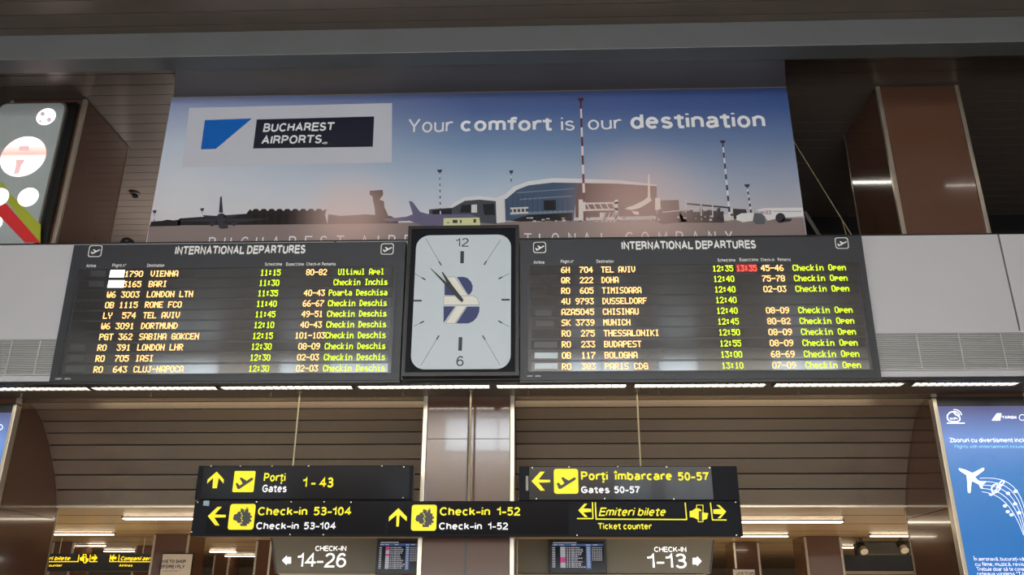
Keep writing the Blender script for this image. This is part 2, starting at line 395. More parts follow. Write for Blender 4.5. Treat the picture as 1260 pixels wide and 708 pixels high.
# check-in hall beyond
hc = st(box('ceiling_hall', M_hallceil, -20, 16, 12.12, 28, 3.13, 3.2))
for yy in [12.12+1.25*i for i in range(1, 13)]:
    box('ceiling_joint', M_gap, -20, 16, yy, yy+.012, 3.127, 3.131, hc)
st(box('wall_back', mat('hall_wall', (150, 128, 100), .5), -20, 16, 28, 28.2, 0, 3.2))
st(box('wall_left_hall', M_wall, -20.2, -20, 12.12, 28, 0, 3.2))
st(box('wall_right_hall', M_wall, 16, 16.2, 12.12, 28, 0, 3.2))

# ================================================================== COLUMNS
def column(i, label):
    x0, x1 = COLX[i]
    r = root('column', ((x0+x1)/2, (CY0+CY1)/2, 0))
    X = lambda v: v-(x0+x1)/2
    Yc = (CY0+CY1)/2
    hw = (x1-x0)/2; hd = (CY1-CY0)/2
    box('core', M_black, -hw+.02, hw-.02, -hd+.02, hd-.02, 0, CEIL, r)
    joints = [0, 2.93, 3.78 if i == 1 else 6.6, CEIL-.02] if i == 1 else [0, 2.93, 6.2, CEIL-.02]
    for z0, z1 in zip(joints, joints[1:]):
        for s in ((-hw+.05, hw-.05, -hd, -hd+.015), ):
            if i == 1:
                box('front_panel', M_brown, -hw+.06, -.012, s[2], s[3], z0+.004, z1-.004, r)
                box('front_panel', M_brown, .012, hw-.06, s[2], s[3], z0+.004, z1-.004, r)
            else:
                box('front_panel', M_brown, s[0]+.012, s[1]-.012, s[2], s[3], z0+.004, z1-.004, r)
        box('side_panel', M_brown, -hw, -hw+.015, -hd+.05, hd-.03, z0+.004, z1-.004, r)
        box('side_panel', M_brown, hw-.015, hw, -hd+.05, hd-.03, z0+.004, z1-.004, r)
    if i == 1: box('centre_joint', M_black, -.012, .012, -hd+.002, -hd+.015, 0, CEIL-.02, r)
    for sx in (-1, 1):
        a, b2 = sorted((sx*(hw+.004), sx*(hw-.055)))
        box('corner_trim', M_trim, a, b2, -hd-.012, -hd+.045, 0, CEIL-.02, r, .006)
        a, b2 = sorted((sx*(hw+.006), sx*(hw-.02)))
        box('back_trim', M_trim2, a, b2, hd-.025, hd+.004, 0, CEIL-.02, r)
    tag(r, label, 'column', 'brown panelled columns')
column(0, 'brown panelled column with metal corner strips, carrying the lightbox with round pictures')
column(1, 'brown panelled column with metal corner strips, under the clock between the hanging signs')
column(2, 'brown panelled column with metal corner strips, right of the banner, blue poster lightbox below')

# ================================================================== LAMPS
def lamp(name, x0, x1, y0, y1, z, label, group, m=M_tube, dim=.02):
    r = root(name, ((x0+x1)/2, (y0+y1)/2, z)); hx, hy = (x1-x0)/2, (y1-y0)/2
    fr = MB(); t = .018
    fr.box(-hx, hx, -hy, -hy+t, -.03, .0); fr.box(-hx, hx, hy-t, hy, -.03, .0)
    fr.box(-hx, -hx+t, -hy+t, hy-t, -.03, .0); fr.box(hx-t, hx, -hy+t, hy-t, -.03, .0)
    fr.obj('housing', M_lampcase, r)
    dz = .045 if m is M_tubeh else .012
    box('diffuser', m, -hx+t, hx-t, -hy+t, hy-t, -dz, 0, r)
    lo = MB(); k = max(3, int((x1-x0)/.09))
    for i in range(1, k):
        xx = -hx+(x1-x0)*i/k; lo.box(xx-.003, xx+.003, -hy+t, hy-t, -.028, -.012)
    lo.obj('louvre', M_lampcase, r)['kind'] = 'stuff'
    tag(r, label, 'ceiling lamp', group); return r
gaps = [-60, 108, 268, 437, 607, 775, 945, 1112, 1250, 1420]
where = ['left end', 'left board, outer half', 'left board, middle', 'left board and clock', 'clock and right board', 'right board, middle',
         'right board, outer half', 'right grey fascia', 'far right corner']
nm = ['fluorescent strip lamp under the grey fascia left of the left departures board', 'fluorescent strip lamp under the outer part of the left departures board',
      'fluorescent strip lamp under the middle of the left departures board', 'fluorescent strip lamp under the clock and left board edge',
      'fluorescent strip lamp under the right departures board beside the clock', 'fluorescent strip lamp under the middle of the right departures board',
      'fluorescent strip lamp under the outer part of the right departures board', 'fluorescent strip lamp under the grey fascia left of the blue lightbox',
      'fluorescent strip lamp above the blue lightbox, cut by the frame edge']
for i in range(len(gaps)-1):
    a = onZ(gaps[i], 476, SOF-.01).x+.035; b2 = onZ(gaps[i+1], 474, SOF-.01).x-.035
    lamp('strip_lamp', a, b2, 10.03, 10.2, SOF-.0, nm[i], 'strip lamps under the fascia')
for i, (a, b2) in enumerate(((-3.9, -2.5), (-2.4, -1.0), (1.2, 2.6), (2.9, 4.62))):
    lamp('gallery_lamp', a, b2, 13.58, 13.74, CEIL, ['ceiling lamp behind the banner, nearest the left column', 'ceiling lamp behind the banner, second from its left end',
         'ceiling lamp behind the banner, above the right board', 'ceiling lamp peeping out beside the right edge of the banner'][i], 'lamps on the dark slatted ceiling')
r = lamp('downlight', 7.35, 8.1, 7.5, 7.66, CEIL, 'ceiling lamp near the right column, outside the picture', 'lamps on the dark slatted ceiling')
HZ = 3.127
for i, (x0, x1, yp, lb) in enumerate(((912-190, 1037, 640, 'long ceiling lamp in the hall right of the ticket counter sign'), (933-90, 970, 658, 'ceiling lamp in the hall behind the right sign end'),
      (1070, 1200, 657.5, 'ceiling lamp in the hall above the black counter board'), (1035, 1051, 672, 'short distant ceiling lamp right of the hall pillar'),
      (152, 330, 636, 'long ceiling lamp in the hall left of the hanging signs'), (0, 140, 655.5, 'ceiling lamp in the hall above the yellow lettered sign'),
      (92, 130, 670, 'short distant ceiling lamp above the yellow lettered sign'), (258, 291, 677.5, 'short ceiling lamp in the hall left of the check-in wall'), (277, 316, 683, 'distant ceiling lamp in the hall beside the dark pillar'),
      (128, 172, 677, 'faint distant ceiling lamp above the airlines arrow'))):
    p = onZ(x0, yp, HZ); q = onZ(x1, yp, HZ)
    lamp('hall_lamp', p.x, q.x, p.y-.07, p.y+.07, HZ, lb, 'lamps on the hall ceiling', M_tubeh)
# sprinklers and detector
for px, wh in ((22, 'above the corner strip of the left column'), (184, 'left of the first hanging rod, over the pale slats'), (333, 'close to the left hanging rod'), (496, 'just left of the middle column'), (650, 'just right of the middle column'), (809, 'close to the right hanging rod'), (979, 'right of the right hanging rod, over bare slats')):
    p = onZ(px, 482, SOF); r = root('sprinkler_head', (p.x, 10.42, SOF))
    MB().tube((0, 0, -.05), (0, 0, .0), .008).obj('stem', M_rod, r); MB().tube((0, 0, -.055), (0, 0, -.05), .02).obj('deflector', M_rod, r)
    tag(r, 'small soffit sprinkler head ' + wh, 'sprinkler', 'sprinkler heads in the soffit')
p = onZ(167, 237, CEIL); r = root('smoke_detector', (p.x, p.y, CEIL))
MB().tube((0, 0, -.05), (0, 0, 0), .09, 16).obj('base', M_lampcase, r); MB().tube((0, 0, -.09), (0, 0, -.05), .055, 16).obj('sensor_cap', M_black, r)
tag(r, 'small detector on the pale slats between the left column and the banner', 'detector')
p = onY(157, 298, 9.96); r = root('camera_dome', (p.x, 9.96, 6.215))
d = MB(); ns, nr = 14, 5; vs = []; fs = []
for j in range(nr+1):
    t = j/nr*math.pi/2
    for i in range(ns): vs.append((.085*math.cos(t)*math.cos(2*math.pi*i/ns), .085*math.cos(t)*math.sin(2*math.pi*i/ns), .03+.06*math.sin(t)))
for j in range(nr):
    for i in range(ns): fs.append((j*ns+i, j*ns+(i+1) % ns, (j+1)*ns+(i+1) % ns, (j+1)*ns+i))
d.add(vs, fs); d.obj('dome', M_black, r); MB().tube((0, 0, 0), (0, 0, .03), .09, 14).obj('base', M_black, r)
tag(r, 'small black dome camera on top of the left departures board', 'security camera')

# ================================================================== BANNER
BP = Plane((0, 10.3, 7.5))
def banner_mat(name, kind, rgb=(0, 0, 0), rough=.42):
    """printed picture: sky gradient or one ink colour, with the warm haze that is part of the printed photograph"""
    m = bpy.data.materials.new(name); m.use_nodes = True; nt = m.node_tree; N = nt.nodes; L = nt.links; b = N['Principled BSDF']
    b.inputs['Roughness'].default_value = rough; b.inputs['Specular IOR Level'].default_value = .3
    tc = N.new('ShaderNodeTexCoord'); sp = N.new('ShaderNodeSeparateXYZ'); L.new(tc.outputs['Object'], sp.inputs[0])
    def mr(out, a, bb, c=0., d=1.):
        n = N.new('ShaderNodeMapRange'); n.inputs[1].default_value = a; n.inputs[2].default_value = bb
        n.inputs[3].default_value = c; n.inputs[4].default_value = d; L.new(out, n.inputs[0]); return n.outputs[0]
    def mix(f, A, B):
        n = N.new('ShaderNodeMix'); n.data_type = 'RGBA'
        for nmn, v in (('A', A), ('B', B)):
            if isinstance(v, tuple): n.inputs[nmn].default_value = v+(1,)
            else: L.new(v, n.inputs[nmn])
        if isinstance(f, float): n.inputs['Factor'].default_value = f
        else: L.new(f, n.inputs['Factor'])
        return n.outputs['Result']
    if kind == 'sky':
        def ramp(cols):
            n = N.new('ShaderNodeValToRGB'); L.new(mr(sp.outputs['Z'], -.9, 1.22), n.inputs[0]); e = n.color_ramp.elements
            while len(e) < len(cols): e.new(.5)
            for k, (pos, cc) in enumerate(cols): e[k].position = pos; e[k].color = lin(cc)+(1,)
            return n.outputs[0]
        left = ramp([(0, (206, 202, 206)), (.3, (200, 204, 212)), (.62, (180, 192, 208)), (.88, (148, 160, 190)), (1, (124, 136, 178))])
        mid = ramp([(0, (206, 206, 214)), (.3, (164, 182, 202)), (.6, (112, 138, 174)), (.85, (80, 100, 148)), (1, (72, 88, 138))])
        rgt = ramp([(0, (180, 176, 182)), (.3, (146, 156, 176)), (.6, (98, 118, 156)), (.85, (60, 84, 138)), (1, (52, 72, 126))])
        f1 = mr(sp.outputs['X'], -5.0, -.9); f2 = mr(sp.outputs['X'], -.6, 3.3)
        col = mix(f2, mix(f1, left, mid), rgt)
    else: col = lin(rgb)
    for px, py, rad, st_ in ((430, 266, 1.0, .55), (788, 254, 1.35, .5)):
        cx, cz = BP.at(px, py)
        vd = N.new('ShaderNodeVectorMath'); vd.operation = 'DISTANCE'; L.new(tc.outputs['Object'], vd.inputs[0]); vd.inputs[1].default_value = (cx, 0, cz)
        mm = N.new('ShaderNodeMapRange'); mm.interpolation_type = 'SMOOTHERSTEP'
        mm.inputs[1].default_value = rad; mm.inputs[2].default_value = 0; mm.inputs[3].default_value = 0; mm.inputs[4].default_value = st_
        L.new(vd.outputs['Value'], mm.inputs[0]); col = mix(mm.outputs[0], col, lin((224, 190, 180)))
    if isinstance(col, tuple): b.inputs['Base Color'].default_value = col+(1,)
    else: L.new(col, b.inputs['Base Color'])
    return m
bn = BP.root('banner')
bx0, bx1, bz0, bz1 = -5.337, 3.545, 6.0-7.5, 8.715-7.5
box('sheet', banner_mat('banner_sky_print', 'sky'), bx0, bx1, 0, .03, bz0, bz1, bn)
def art(name, rgb, shapes, off, label=None, raw=None, m=None):
    mb = MB()
    for s in shapes:
        if 'airplane' not in name and 'roof' not in name: mb.cut()
        flat(mb, BP, s, off)
    if raw: raw(mb)
    o = mb.obj(name, m or banner_mat('print_'+name, 'ink', rgb), bn)
    if label: o['label'] = label
    return o
def clip(L): return L
xg0, xg1 = 180.5, 990
art('printed_apron', (132, 118, 116), [[(184, 277), (300, 276.5), (640, 272.5), (988.5, 268), (992, 292), (660, 300), (180.3, 302)]], .002)
art('printed_panel', (184, 187, 198), [[(233, 133), (482.5, 127), (482, 200), (224, 206)]], .002, 'pale translucent rectangle behind the airport logo')
art('printed_treeline', (28, 24, 28), [[(184.5, 279), (186, 273), (200, 272), (206, 270.5), (214, 271.5), (222, 270), (222, 278)],
     [(218, 277.5), (221, 269), (300, 263.5), (306, 263), (306, 277)], [(403, 276), (404, 264), (420, 266), (450, 264), (481, 266), (490, 271), (490, 275)]], .003)
sc = [(304, 277), (304, 262), (308, 257.5)]
for i in range(9):
    x = 311+i*9.7
    sc += [(x-1, 260), (x+2, 257.3), (x+6, 257.3), (x+8.3, 259.6)]
sc += [(402, 257.5), (400, 265), (403, 276)]
art('printed_hangar', (30, 22, 24), [sc], .0035, 'dark hangar with a scalloped roof')
art('printed_tower', (42, 30, 32), [[(455, 235), (471, 234), (471.5, 240), (467, 246), (472.5, 248), (473, 255), (478, 266), (462, 268), (461, 256), (459, 247), (458.5, 242), (455, 240)]], .004, 'control tower')
art('printed_airplane', (52, 50, 58), [[(271, 243), (273, 241.5), (274.5, 262), (269.5, 262)], circ((272.5, 269), 6.2), [(221, 271), (266, 268.5), (266, 273), (224, 273)],
     [(279, 269), (331, 269.8), (300, 273), (279, 274)], [(249, 265), (268, 266), (268, 268), (252, 267.5)], [(276, 266), (292, 264.5), (290, 267), (276, 268.5)],
     circ((261, 275.5), 3.4), circ((288, 275), 3.4), [(268, 275), (280, 275), (281, 281), (274, 282), (270, 281)]], .005, 'airliner seen from behind with its tail upright')
art('printed_airplane', (98, 94, 122), [[(503, 247.5), (507.5, 248.5), (517, 261), (526, 263.5), (580, 264), (589, 268), (586, 276), (520, 278), (504, 272), (480, 273), (470, 270), (500, 267), (508, 264)]], .005, 'lilac grey airliner left of the yellow bus')
art('printed_terminal_wing', (62, 68, 78), [[(528, 268), (528, 258), (541, 257), (556, 256), (570, 246), (590, 244), (610, 248), (612, 276), (560, 272)]], .0045)
art('printed_roof', (206, 208, 210), [[(552, 256), (560, 249), (572, 243), (590, 241.5), (610, 244), (621, 240), (632, 230), (650, 223.5), (680, 219.5), (714, 220.5), (760, 222), (808, 227.5), (808, 229.5), (760, 226.5), (712, 225.5),
     (680, 225), (650, 228.5), (636, 234), (623, 245), (611, 248), (590, 246), (572, 247.5), (557, 256)]], .007, 'white curved roof edge of the terminal')
art('printed_glass_front', (66, 84, 108), [[(621, 243), (636, 232.5), (650, 227.5), (680, 224), (712, 224.5), (708, 250), (706, 272), (622, 272)]], .005, 'curved glass front of the terminal')
mbg = [[(628, 262), (706, 259), (706, 262), (628, 265)], [(640, 245), (704, 241), (704, 242.2), (640, 246.5)], [(636, 237), (706, 232), (706, 233), (636, 238.2)]]
art('printed_glass_bands', (110, 128, 146), mbg, .006)
art('printed_dark_openings', (18, 18, 24), [[(669, 247), (684, 246.5), (684, 259), (669, 259)], [(650, 265), (704, 262), (704, 271), (640, 273), (628, 272)], [(568, 253), (580, 252), (580, 262), (566, 262)],
     [(594, 252), (608, 251), (609, 265), (596, 265)], [(532, 259), (556, 257.5), (556, 264), (532, 264)]], .0065)
art('printed_brick_front', (92, 64, 64), [[(712, 225), (760, 226), (808, 229), (808, 266), (708, 268), (708, 250)]], .005)
art('printed_pillar', (206, 206, 208), [[(610, 246), (621, 244.5), (621.5, 274), (611, 275)], [(580, 252.5), (587, 252), (587, 262), (580, 262)]], .0075)
br = [[(628, 256), (650, 255), (650, 257), (628, 258)], [(628, 262), (650, 261), (650, 263), (628, 264)], [(712, 246), (719, 246), (720, 272), (712, 272)], [(719, 250), (760, 249), (760, 251), (719, 252)],
      [(719, 258), (760, 257), (760, 259), (719, 260)], [(756, 247), (760, 246), (761, 272), (757, 272)], [(738, 262), (745, 262), (745, 268), (738, 268)]]
for i in range(5): br.append([(721+i*8, 251), (722.5+i*8, 251), (726.5+i*8, 258), (725+i*8, 258)])
for i in range(4): br.append([(630+i*5, 256), (631.5+i*5, 256), (632+i*5, 263), (630.5+i*5, 263)])
for i in range(4): br.append([(745+i*5, 262), (746+i*5, 262), (741+i*5, 274), (740+i*5, 274)])
art('printed_jet_bridge', (214, 210, 206), br, .008)
art('printed_airplane', (232, 224, 216), [[(797.5, 215), (799, 215), (800, 244), (802, 247), (795, 252), (786, 257), (776, 259), (768, 257), (780, 253), (792, 247), (797, 243)], [(777, 260), (786, 261), (786, 265), (780, 264)],
     [(806, 244), (812, 244), (813, 258), (806, 259)]], .0085, 'white airliner in the warm haze right of the terminal')
g = [[(813, 247), (835, 246.5), (836, 262), (846, 273), (815, 276), (806, 272)]]
x = 836
while x < 890:
    h = random.uniform(4, 12); g.append([(x, 264-h*.6), (x+4, 263.5-h*.6), (x+4.5, 274), (x, 274.5)]); x += 4.2
g += [[(845, 250), (897, 255), (897, 257), (845, 252)], [(900, 257), (918, 258), (920, 268), (902, 270)]]
art('printed_ground_clutter', (56, 50, 54), g, .006)
g = [[(624+i*6.2, 245-max(0, 16-i*2.2)*.5), (624.7+i*6.2, 245-max(0, 16-i*2.2)*.5), (624.7+i*6.2, 262), (624+i*6.2, 262)] for i in range(13)]
art('printed_mullions', (52, 64, 84), g, .0062)
gl = []; gd = []
for _ in range(60):
    x = random.uniform(636, 900); yy = 272-(x-640)*.006+random.uniform(-3.5, 2); w_ = random.uniform(1, 4.5); h_ = random.uniform(.8, 2.6)
    (gl if random.random() < .5 else gd).append([(x, yy-h_), (x+w_, yy-h_-.05), (x+w_, yy), (x, yy)])
o_ = art('printed_vehicles', (186, 180, 178), gl, .009); o_ = art('printed_vehicles', (40, 34, 40), gd, .0088)
gl = []
for i in range(22):
    x = 724+i*3.9; gl.append([(x, 229.5+abs(i-8)*.15), (x+.6, 229.5+abs(i-8)*.15), (x+.6, 246), (x, 246)])
art('printed_brick_ribs', (78, 54, 54), gl, .0055)
art('printed_hangar_bays', (16, 12, 14), [[(312+i*9.7, 264), (317.5+i*9.7, 264), (317.5+i*9.7, 275), (312+i*9.7, 275)] for i in range(9)], .0042)
g = [[(815, 261), (876, 255), (876, 256.2), (815, 262.2)]]
for xx, a, b2 in ((843, 246, 262), (862, 250, 266), (876, 252, 268)): g.append([(xx, a), (xx+1.3, a), (xx+1.5, b2), (xx, b2)])
g += [[(890, 264), (902, 263.5), (903, 271), (891, 272)], [(898, 257), (901.5, 257), (902, 266), (898, 266)]]
art('printed_gangway', (196, 192, 190), g, .0075)
art('printed_truck', (212, 212, 212), [[(906, 266), (912, 263), (928, 262.5), (928, 272), (914, 274), (906, 271)]], .008)
art('printed_truck_end', (88, 90, 96), [[(928, 262.5), (936, 263), (941, 267), (941, 276), (930, 276), (926, 272)]], .0085)
art('printed_airplane', (214, 212, 214), [[(931, 258.5), (940, 256.5), (987.3, 255.8), (988.3, 266), (960, 268.5), (944, 272), (940, 264)]], .007, 'white airliner cut by the right edge of the banner')
art('printed_engine', (44, 42, 48), [circ((960, 268.5), 6), [(964, 269), (975, 270), (972, 273), (960, 274)]], .008)
mb = MB(); text(mb, BP, 'wizz', 936, 950, 264, 258.5, .0085, .02, .2); mb.obj('printed_lettering', banner_mat('print_pink', 'ink', (160, 90, 130)), bn)
g = MB(); [flat(g, BP, [(952+i*2.2, 260), (953+i*2.2, 260), (953+i*2.2, 261.2), (952+i*2.2, 261.2)], .0085) for i in range(16)]; g.obj('printed_portholes', banner_mat('print_portholes', 'ink', (70, 70, 80)), bn)
art('printed_bus', (206, 208, 158), [[(546, 269), (590, 268.2), (591, 277.8), (545.5, 278.2)]], .0085, 'pale yellow apron bus just above the clock')
art('printed_bus_marks', (60, 64, 50), [[(582.5, 270), (586, 270), (586, 274.5), (582.5, 274.5)], [(557, 271), (563, 271), (563, 275), (557, 275)], [(566, 271), (568, 271), (568, 275), (566, 275)], [(550, 274), (553, 274), (553, 275), (550, 275)]], .009)
# striped masts
def mast(x0, y0, x1, y1, wpx, n, head, cols=((206, 206, 212), (52, 52, 70))):
    A = MB(); B = MB()
    for i in range(n):
        t0, t1 = i/n, (i+1)/n
        seg(A if i % 2 else B, BP, (x0+(x1-x0)*t0, y0+(y1-y0)*t0), (x0+(x1-x0)*t1, y0+(y1-y0)*t1), wpx*(.6+.4*t1), .0095)
    flat(B, BP, [(x0-head, y0-1.5), (x0+head, y0-2), (x0+head*.7, y0+1.5), (x0-head*.6, y0+1.5)], .0095)
    m = A.obj('printed_mast', banner_mat('print_mast_light%d' % x0, 'ink', cols[0]), bn)
    m['kind'] = 'stuff'; B.obj('printed_mast_bands', banner_mat('print_mast_dark%d' % x0, 'ink', cols[1]), m)['kind'] = 'stuff'
mast(714.5, 123, 719.5, 272, 3.2, 13, 4, ((214, 206, 208), (92, 40, 52)))
mast(889, 175, 898, 268, 2.6, 14, 3.5)
mast(919, 229, 924, 262, 2.2, 9, 3.5)
mast(541, 211, 542, 264, 1.4, 14, 3)
mast(629, 212, 629, 224, 1.2, 3, 2.5)
mast(249, 258.5, 248.5, 272, .9, 3, 2.5); mast(190.5, 261, 190, 275, .9, 3, 2.5)
# logo and slogan
art('logo_flag', (10, 92, 176), [[(252.2, 148), (310, 146), (265.5, 183.5), (247.3, 184)]], .004, 'blue slanted flag of the airport logo')
art('logo_plate', (24, 27, 44), [[(316, 147.3), (460.5, 143.5), (458.8, 180.8), (311.5, 183)]], .004, 'dark navy rectangle of the airport logo')
Wb = banner_mat('print_white', 'ink', (226, 228, 232))
mb = MB(); text(mb, BP, 'BUCHAREST', 323.5, 411, 162.8, 152.2, .0055, .022, .06, yb1=161.2)
text(mb, BP, 'AIRPORTS', 321.5, 395.5, 178, 167.3, .0055, .022, .06, yb1=176.8)
flatl(mb, [BP.at(*q) for q in circ((397.4, 176.5), .9, 8)], .0055)
text(mb, BP, '®', 398, 403, 178, 174.6, .0055); mb.obj('logo_lettering', Wb, bn)
for nmn, s, args, bo in (('slogan_lettering', 'Your', (502, 557, 164, 146.5, 163), 0), ('slogan_lettering', 'comfort', (566.5, 679, 162.5, 145, 161.5), .019), ('slogan_lettering', 'is', (690.5, 707, 161.5, 145, 161.2), 0),
                         ('slogan_lettering', 'our', (723.5, 765, 160.5, 144, 159.5), 0), ('slogan_lettering', 'destination', (776, 942, 159.5, 140, 157.5), .019)):
    mb = MB(); x0, x1, yb, yt, yb1 = args; text(mb, BP, s, x0, x1, yb, yt, .0105, bo, yb1=yb1); mb.obj(nmn, Wb, bn)
mb = MB()
for s, cx, yb in [(ch, cx, 305) for ch, cx in zip('BUCHAREST', (260.5, 279.4, 300, 318.6, 338.8, 359.4, 379, 398, 418))] + [(ch, cx, 303.5) for ch, cx in zip('AIRPORTS', (448, 465, 482, 502, 524, 546, 568, 588))] + \
        [(ch, cx, 301.5) for ch, cx in zip('NATIONAL', (612, 631, 649.6, 664, 683.5, 704, 722.5, 743.5))] + [(ch, cx, 299) for ch, cx in zip('COMPANY', (774.5, 794.3, 816, 836.7, 856.4, 876.8, 897.4))]:
    hw = {'I': .9, 'M': 5.5, 'L': 3.8}.get(s, 4.6); yt = 292.4-(cx-260)*.0125
    text(mb, BP, s, cx-hw, cx+hw, yt+14, yt, .0105)
mb.obj('company_lettering', Wb, bn)
box('top_rail', M_rod, bx0, bx1, .0, .04, bz1, bz1+.018, bn)
tag(bn, 'wide airport banner with logo, slogan and airfield picture hanging above the departures boards', 'banner')
# stays
a = onY(991, 262, 10.36); b2 = onY(1011, 300, 9.99)
tag(MB().tube(a, (b2.x, 9.99, 6.215), .022).obj('metal_brace', M_lampcase), 'short thick metal brace from the right banner edge to the fascia', 'brace')
a = onY(973, 168, 10.4); b2 = onY(1050, 297, 9.97); c3 = onY(1036, 271, 10.12); e = onY(1043, 297, 9.97)
r = root('stay_cable', (b2.x, 9.97, 6.215))
o_ = Vector((b2.x, 9.97, 6.215))
MB().tube(a-o_, (0, 0, 0), .007, 6).obj('main_wire', M_rod, r)
MB().tube(c3-o_, (e.x-o_.x, 0, 0), .006, 6).obj('branch_wire', M_rod, r)
tag(r, 'thin forked stay wire from the banner corner down to the fascia', 'cable')

# ================================================================== UPPER LEFT LIGHTBOX
LP = Plane((-7.45, 10.56, 7.6)); lb = LP.root('round_picture_lightbox')
def rrect(x0, x1, z0, z1, r, n=6):
    out = []
    for cx, cz, a0 in ((x1-r, z1-r, 0), (x0+r, z1-r, 90), (x0+r, z0+r, 180), (x1-r, z0+r, 270)):
        for i in range(n+1):
            t = math.radians(a0+90*i/n); out.append((cx+r*math.cos(t), cz+r*math.sin(t)))
    return out
tl = LP.at(2, 125.5); tr = LP.at(84, 125.5); bm = LP.at(50, 300)
lx0, lx1, lz1 = tl[0]-.02, tr[0], tr[1]
box('backing', M_black, lx0, lx1+.1, .05, .125, -1.9, lz1+.03, lb)
MB().prism(rrect(lx0, lx1, -1.9, lz1, .12), 0, .12).obj('case', M_lampcase, lb)
MB().prism(rrect(lx0+.02, lx1-.03, -1.88, lz1-.02, .11), -.004, 0).obj('face', mat('lightbox_grey_face', (150, 158, 158), .4, emit=.10), lb)
mb = MB(); flat(mb, LP, [(1, 224), (5, 226), (12, 238), (50.5, 277), (50, 300), (45, 297), (8, 246), (0, 238)], .0065)
mb.obj('green_stripe', mat('lightbox_green', (150, 158, 44), .4, emit=.12), lb)
mb = MB(); flat(mb, LP, [(-4, 246), (9, 252), (50, 299), (31, 299), (-4, 262)], .008); mb.obj('red_stripe', mat('lightbox_red', (190, 40, 44), .4, emit=.15), lb)
def disc(px, py, r, name, m, off=.01, parent=lb):
    cx, cz = LP.at(px, py); d = MB(); d.prism([(cx+r*math.cos(t*math.pi/16), cz+r*math.sin(t*math.pi/16)) for t in range(32)], -off, -off+.003); return d.obj(name, m, parent), (cx, cz)
Mr = mat('lightbox_round_white', (255, 240, 246), .5, emit=1.25, var=.05)
disc(57, 144, .145, 'round_picture', Mr); disc(35, 243, .15, 'round_picture', Mr); disc(-1, 243, .145, 'round_picture', Mr); disc(-6, 275, .11, 'round_picture', Mr)
m = bpy.data.materials.new('lightbox_big_round'); m.use_nodes = True; nt = m.node_tree; bs = nt.nodes['Principled BSDF']
cx, cz = LP.at(29, 193)
tc = nt.nodes.new('ShaderNodeTexCoord'); sp = nt.nodes.new('ShaderNodeSeparateXYZ'); nt.links.new(tc.outputs['Object'], sp.inputs[0])
mr_ = nt.nodes.new('ShaderNodeMapRange'); mr_.inputs[1].default_value = cz-.33; mr_.inputs[2].default_value = cz+.33; nt.links.new(sp.outputs['Z'], mr_.inputs[0])
rp = nt.nodes.new('ShaderNodeValToRGB'); nt.links.new(mr_.outputs[0], rp.inputs[0]); el = rp.color_ramp.elements
el.new(.42); el.new(.55); el.new(.72)
for e_, (pp, cc) in zip(el, ((0, (255, 246, 248)), (.40, (255, 250, 250)), (.56, (255, 160, 150)), (.70, (255, 186, 180)), (1, (255, 244, 240)))): e_.position = pp; e_.color = lin(cc)+(1,)
nt.links.new(rp.outputs[0], bs.inputs['Base Color']); nt.links.new(rp.outputs[0], bs.inputs['Emission Color']); bs.inputs['Emission Strength'].default_value = 1.2
big, _ = disc(29, 193, .335, 'round_picture', m, .012); big['label'] = 'large white and red round picture'
mb = MB(); flat(mb, LP, [(25, 180.5), (36, 180.5), (36.5, 186), (24, 186)], .0135); flat(mb, LP, [(20, 197), (32, 197), (27, 204), (24, 214), (17, 215), (20, 205)], .0135)
mb.obj('picture_detail', mat('lightbox_pink_grey', (210, 170, 170), .5, emit=.8), big)
mb = MB(); flat(mb, LP, circ((53, 141), 2.8, 9), .0135); flat(mb, LP, circ((61, 148), 2.8, 9), .0135); flat(mb, LP, circ((50, 150), 1.6, 9), .0135)
mb.obj('picture_detail', mat('lightbox_grey_detail', (190, 170, 180), .5, emit=.6), lb)
tag(lb, 'grey lightbox with glowing round pictures and red and green stripes on the upper left column', 'lightbox')

# ================================================================== DEPARTURES BOARDS
F57 = {'0':'3E4141413E','1':'00427F4000','2':'4261514946','3':'2141454B31','4':'1814127F10','5':'2745454539','6':'3C4A494930','7':'0171090503','8':'3649494936','9':'064949291E',
 ':':'0036360000','-':'0808080808','A':'7E1111117E','B':'7F49494936','C':'3E41414122','D':'7F4141221C','E':'7F49494941','F':'7F09090901','G':'3E4149497A','H':'7F0808087F','I':'00417F4100',
 'J':'2040413F01','K':'7F08142241','L':'7F40404040','M':'7F020C027F','N':'7F0408107F','O':'3E4141413E','P':'7F09090906','Q':'3E4151215E','R':'7F09192946','S':'4649494931','T':'01017F0101',
 'U':'3F4040403F','V':'1F2040201F','W':'3F4038403F','X':'6314081463','Y':'0708700807','Z':'6151494543','a':'2054545478','c':'3844444420','d':'384444487F','e':'3854545418','h':'7F08040478',
 'i':'00447D4000','k':'7F10284400','l':'00417F4000','m':'7C04180478','n':'7C08040478','o':'3844444438','p':'7C14141408','r':'7C08040408','s':'4854545420','t':'043F444020','u':'3C4040207C'}
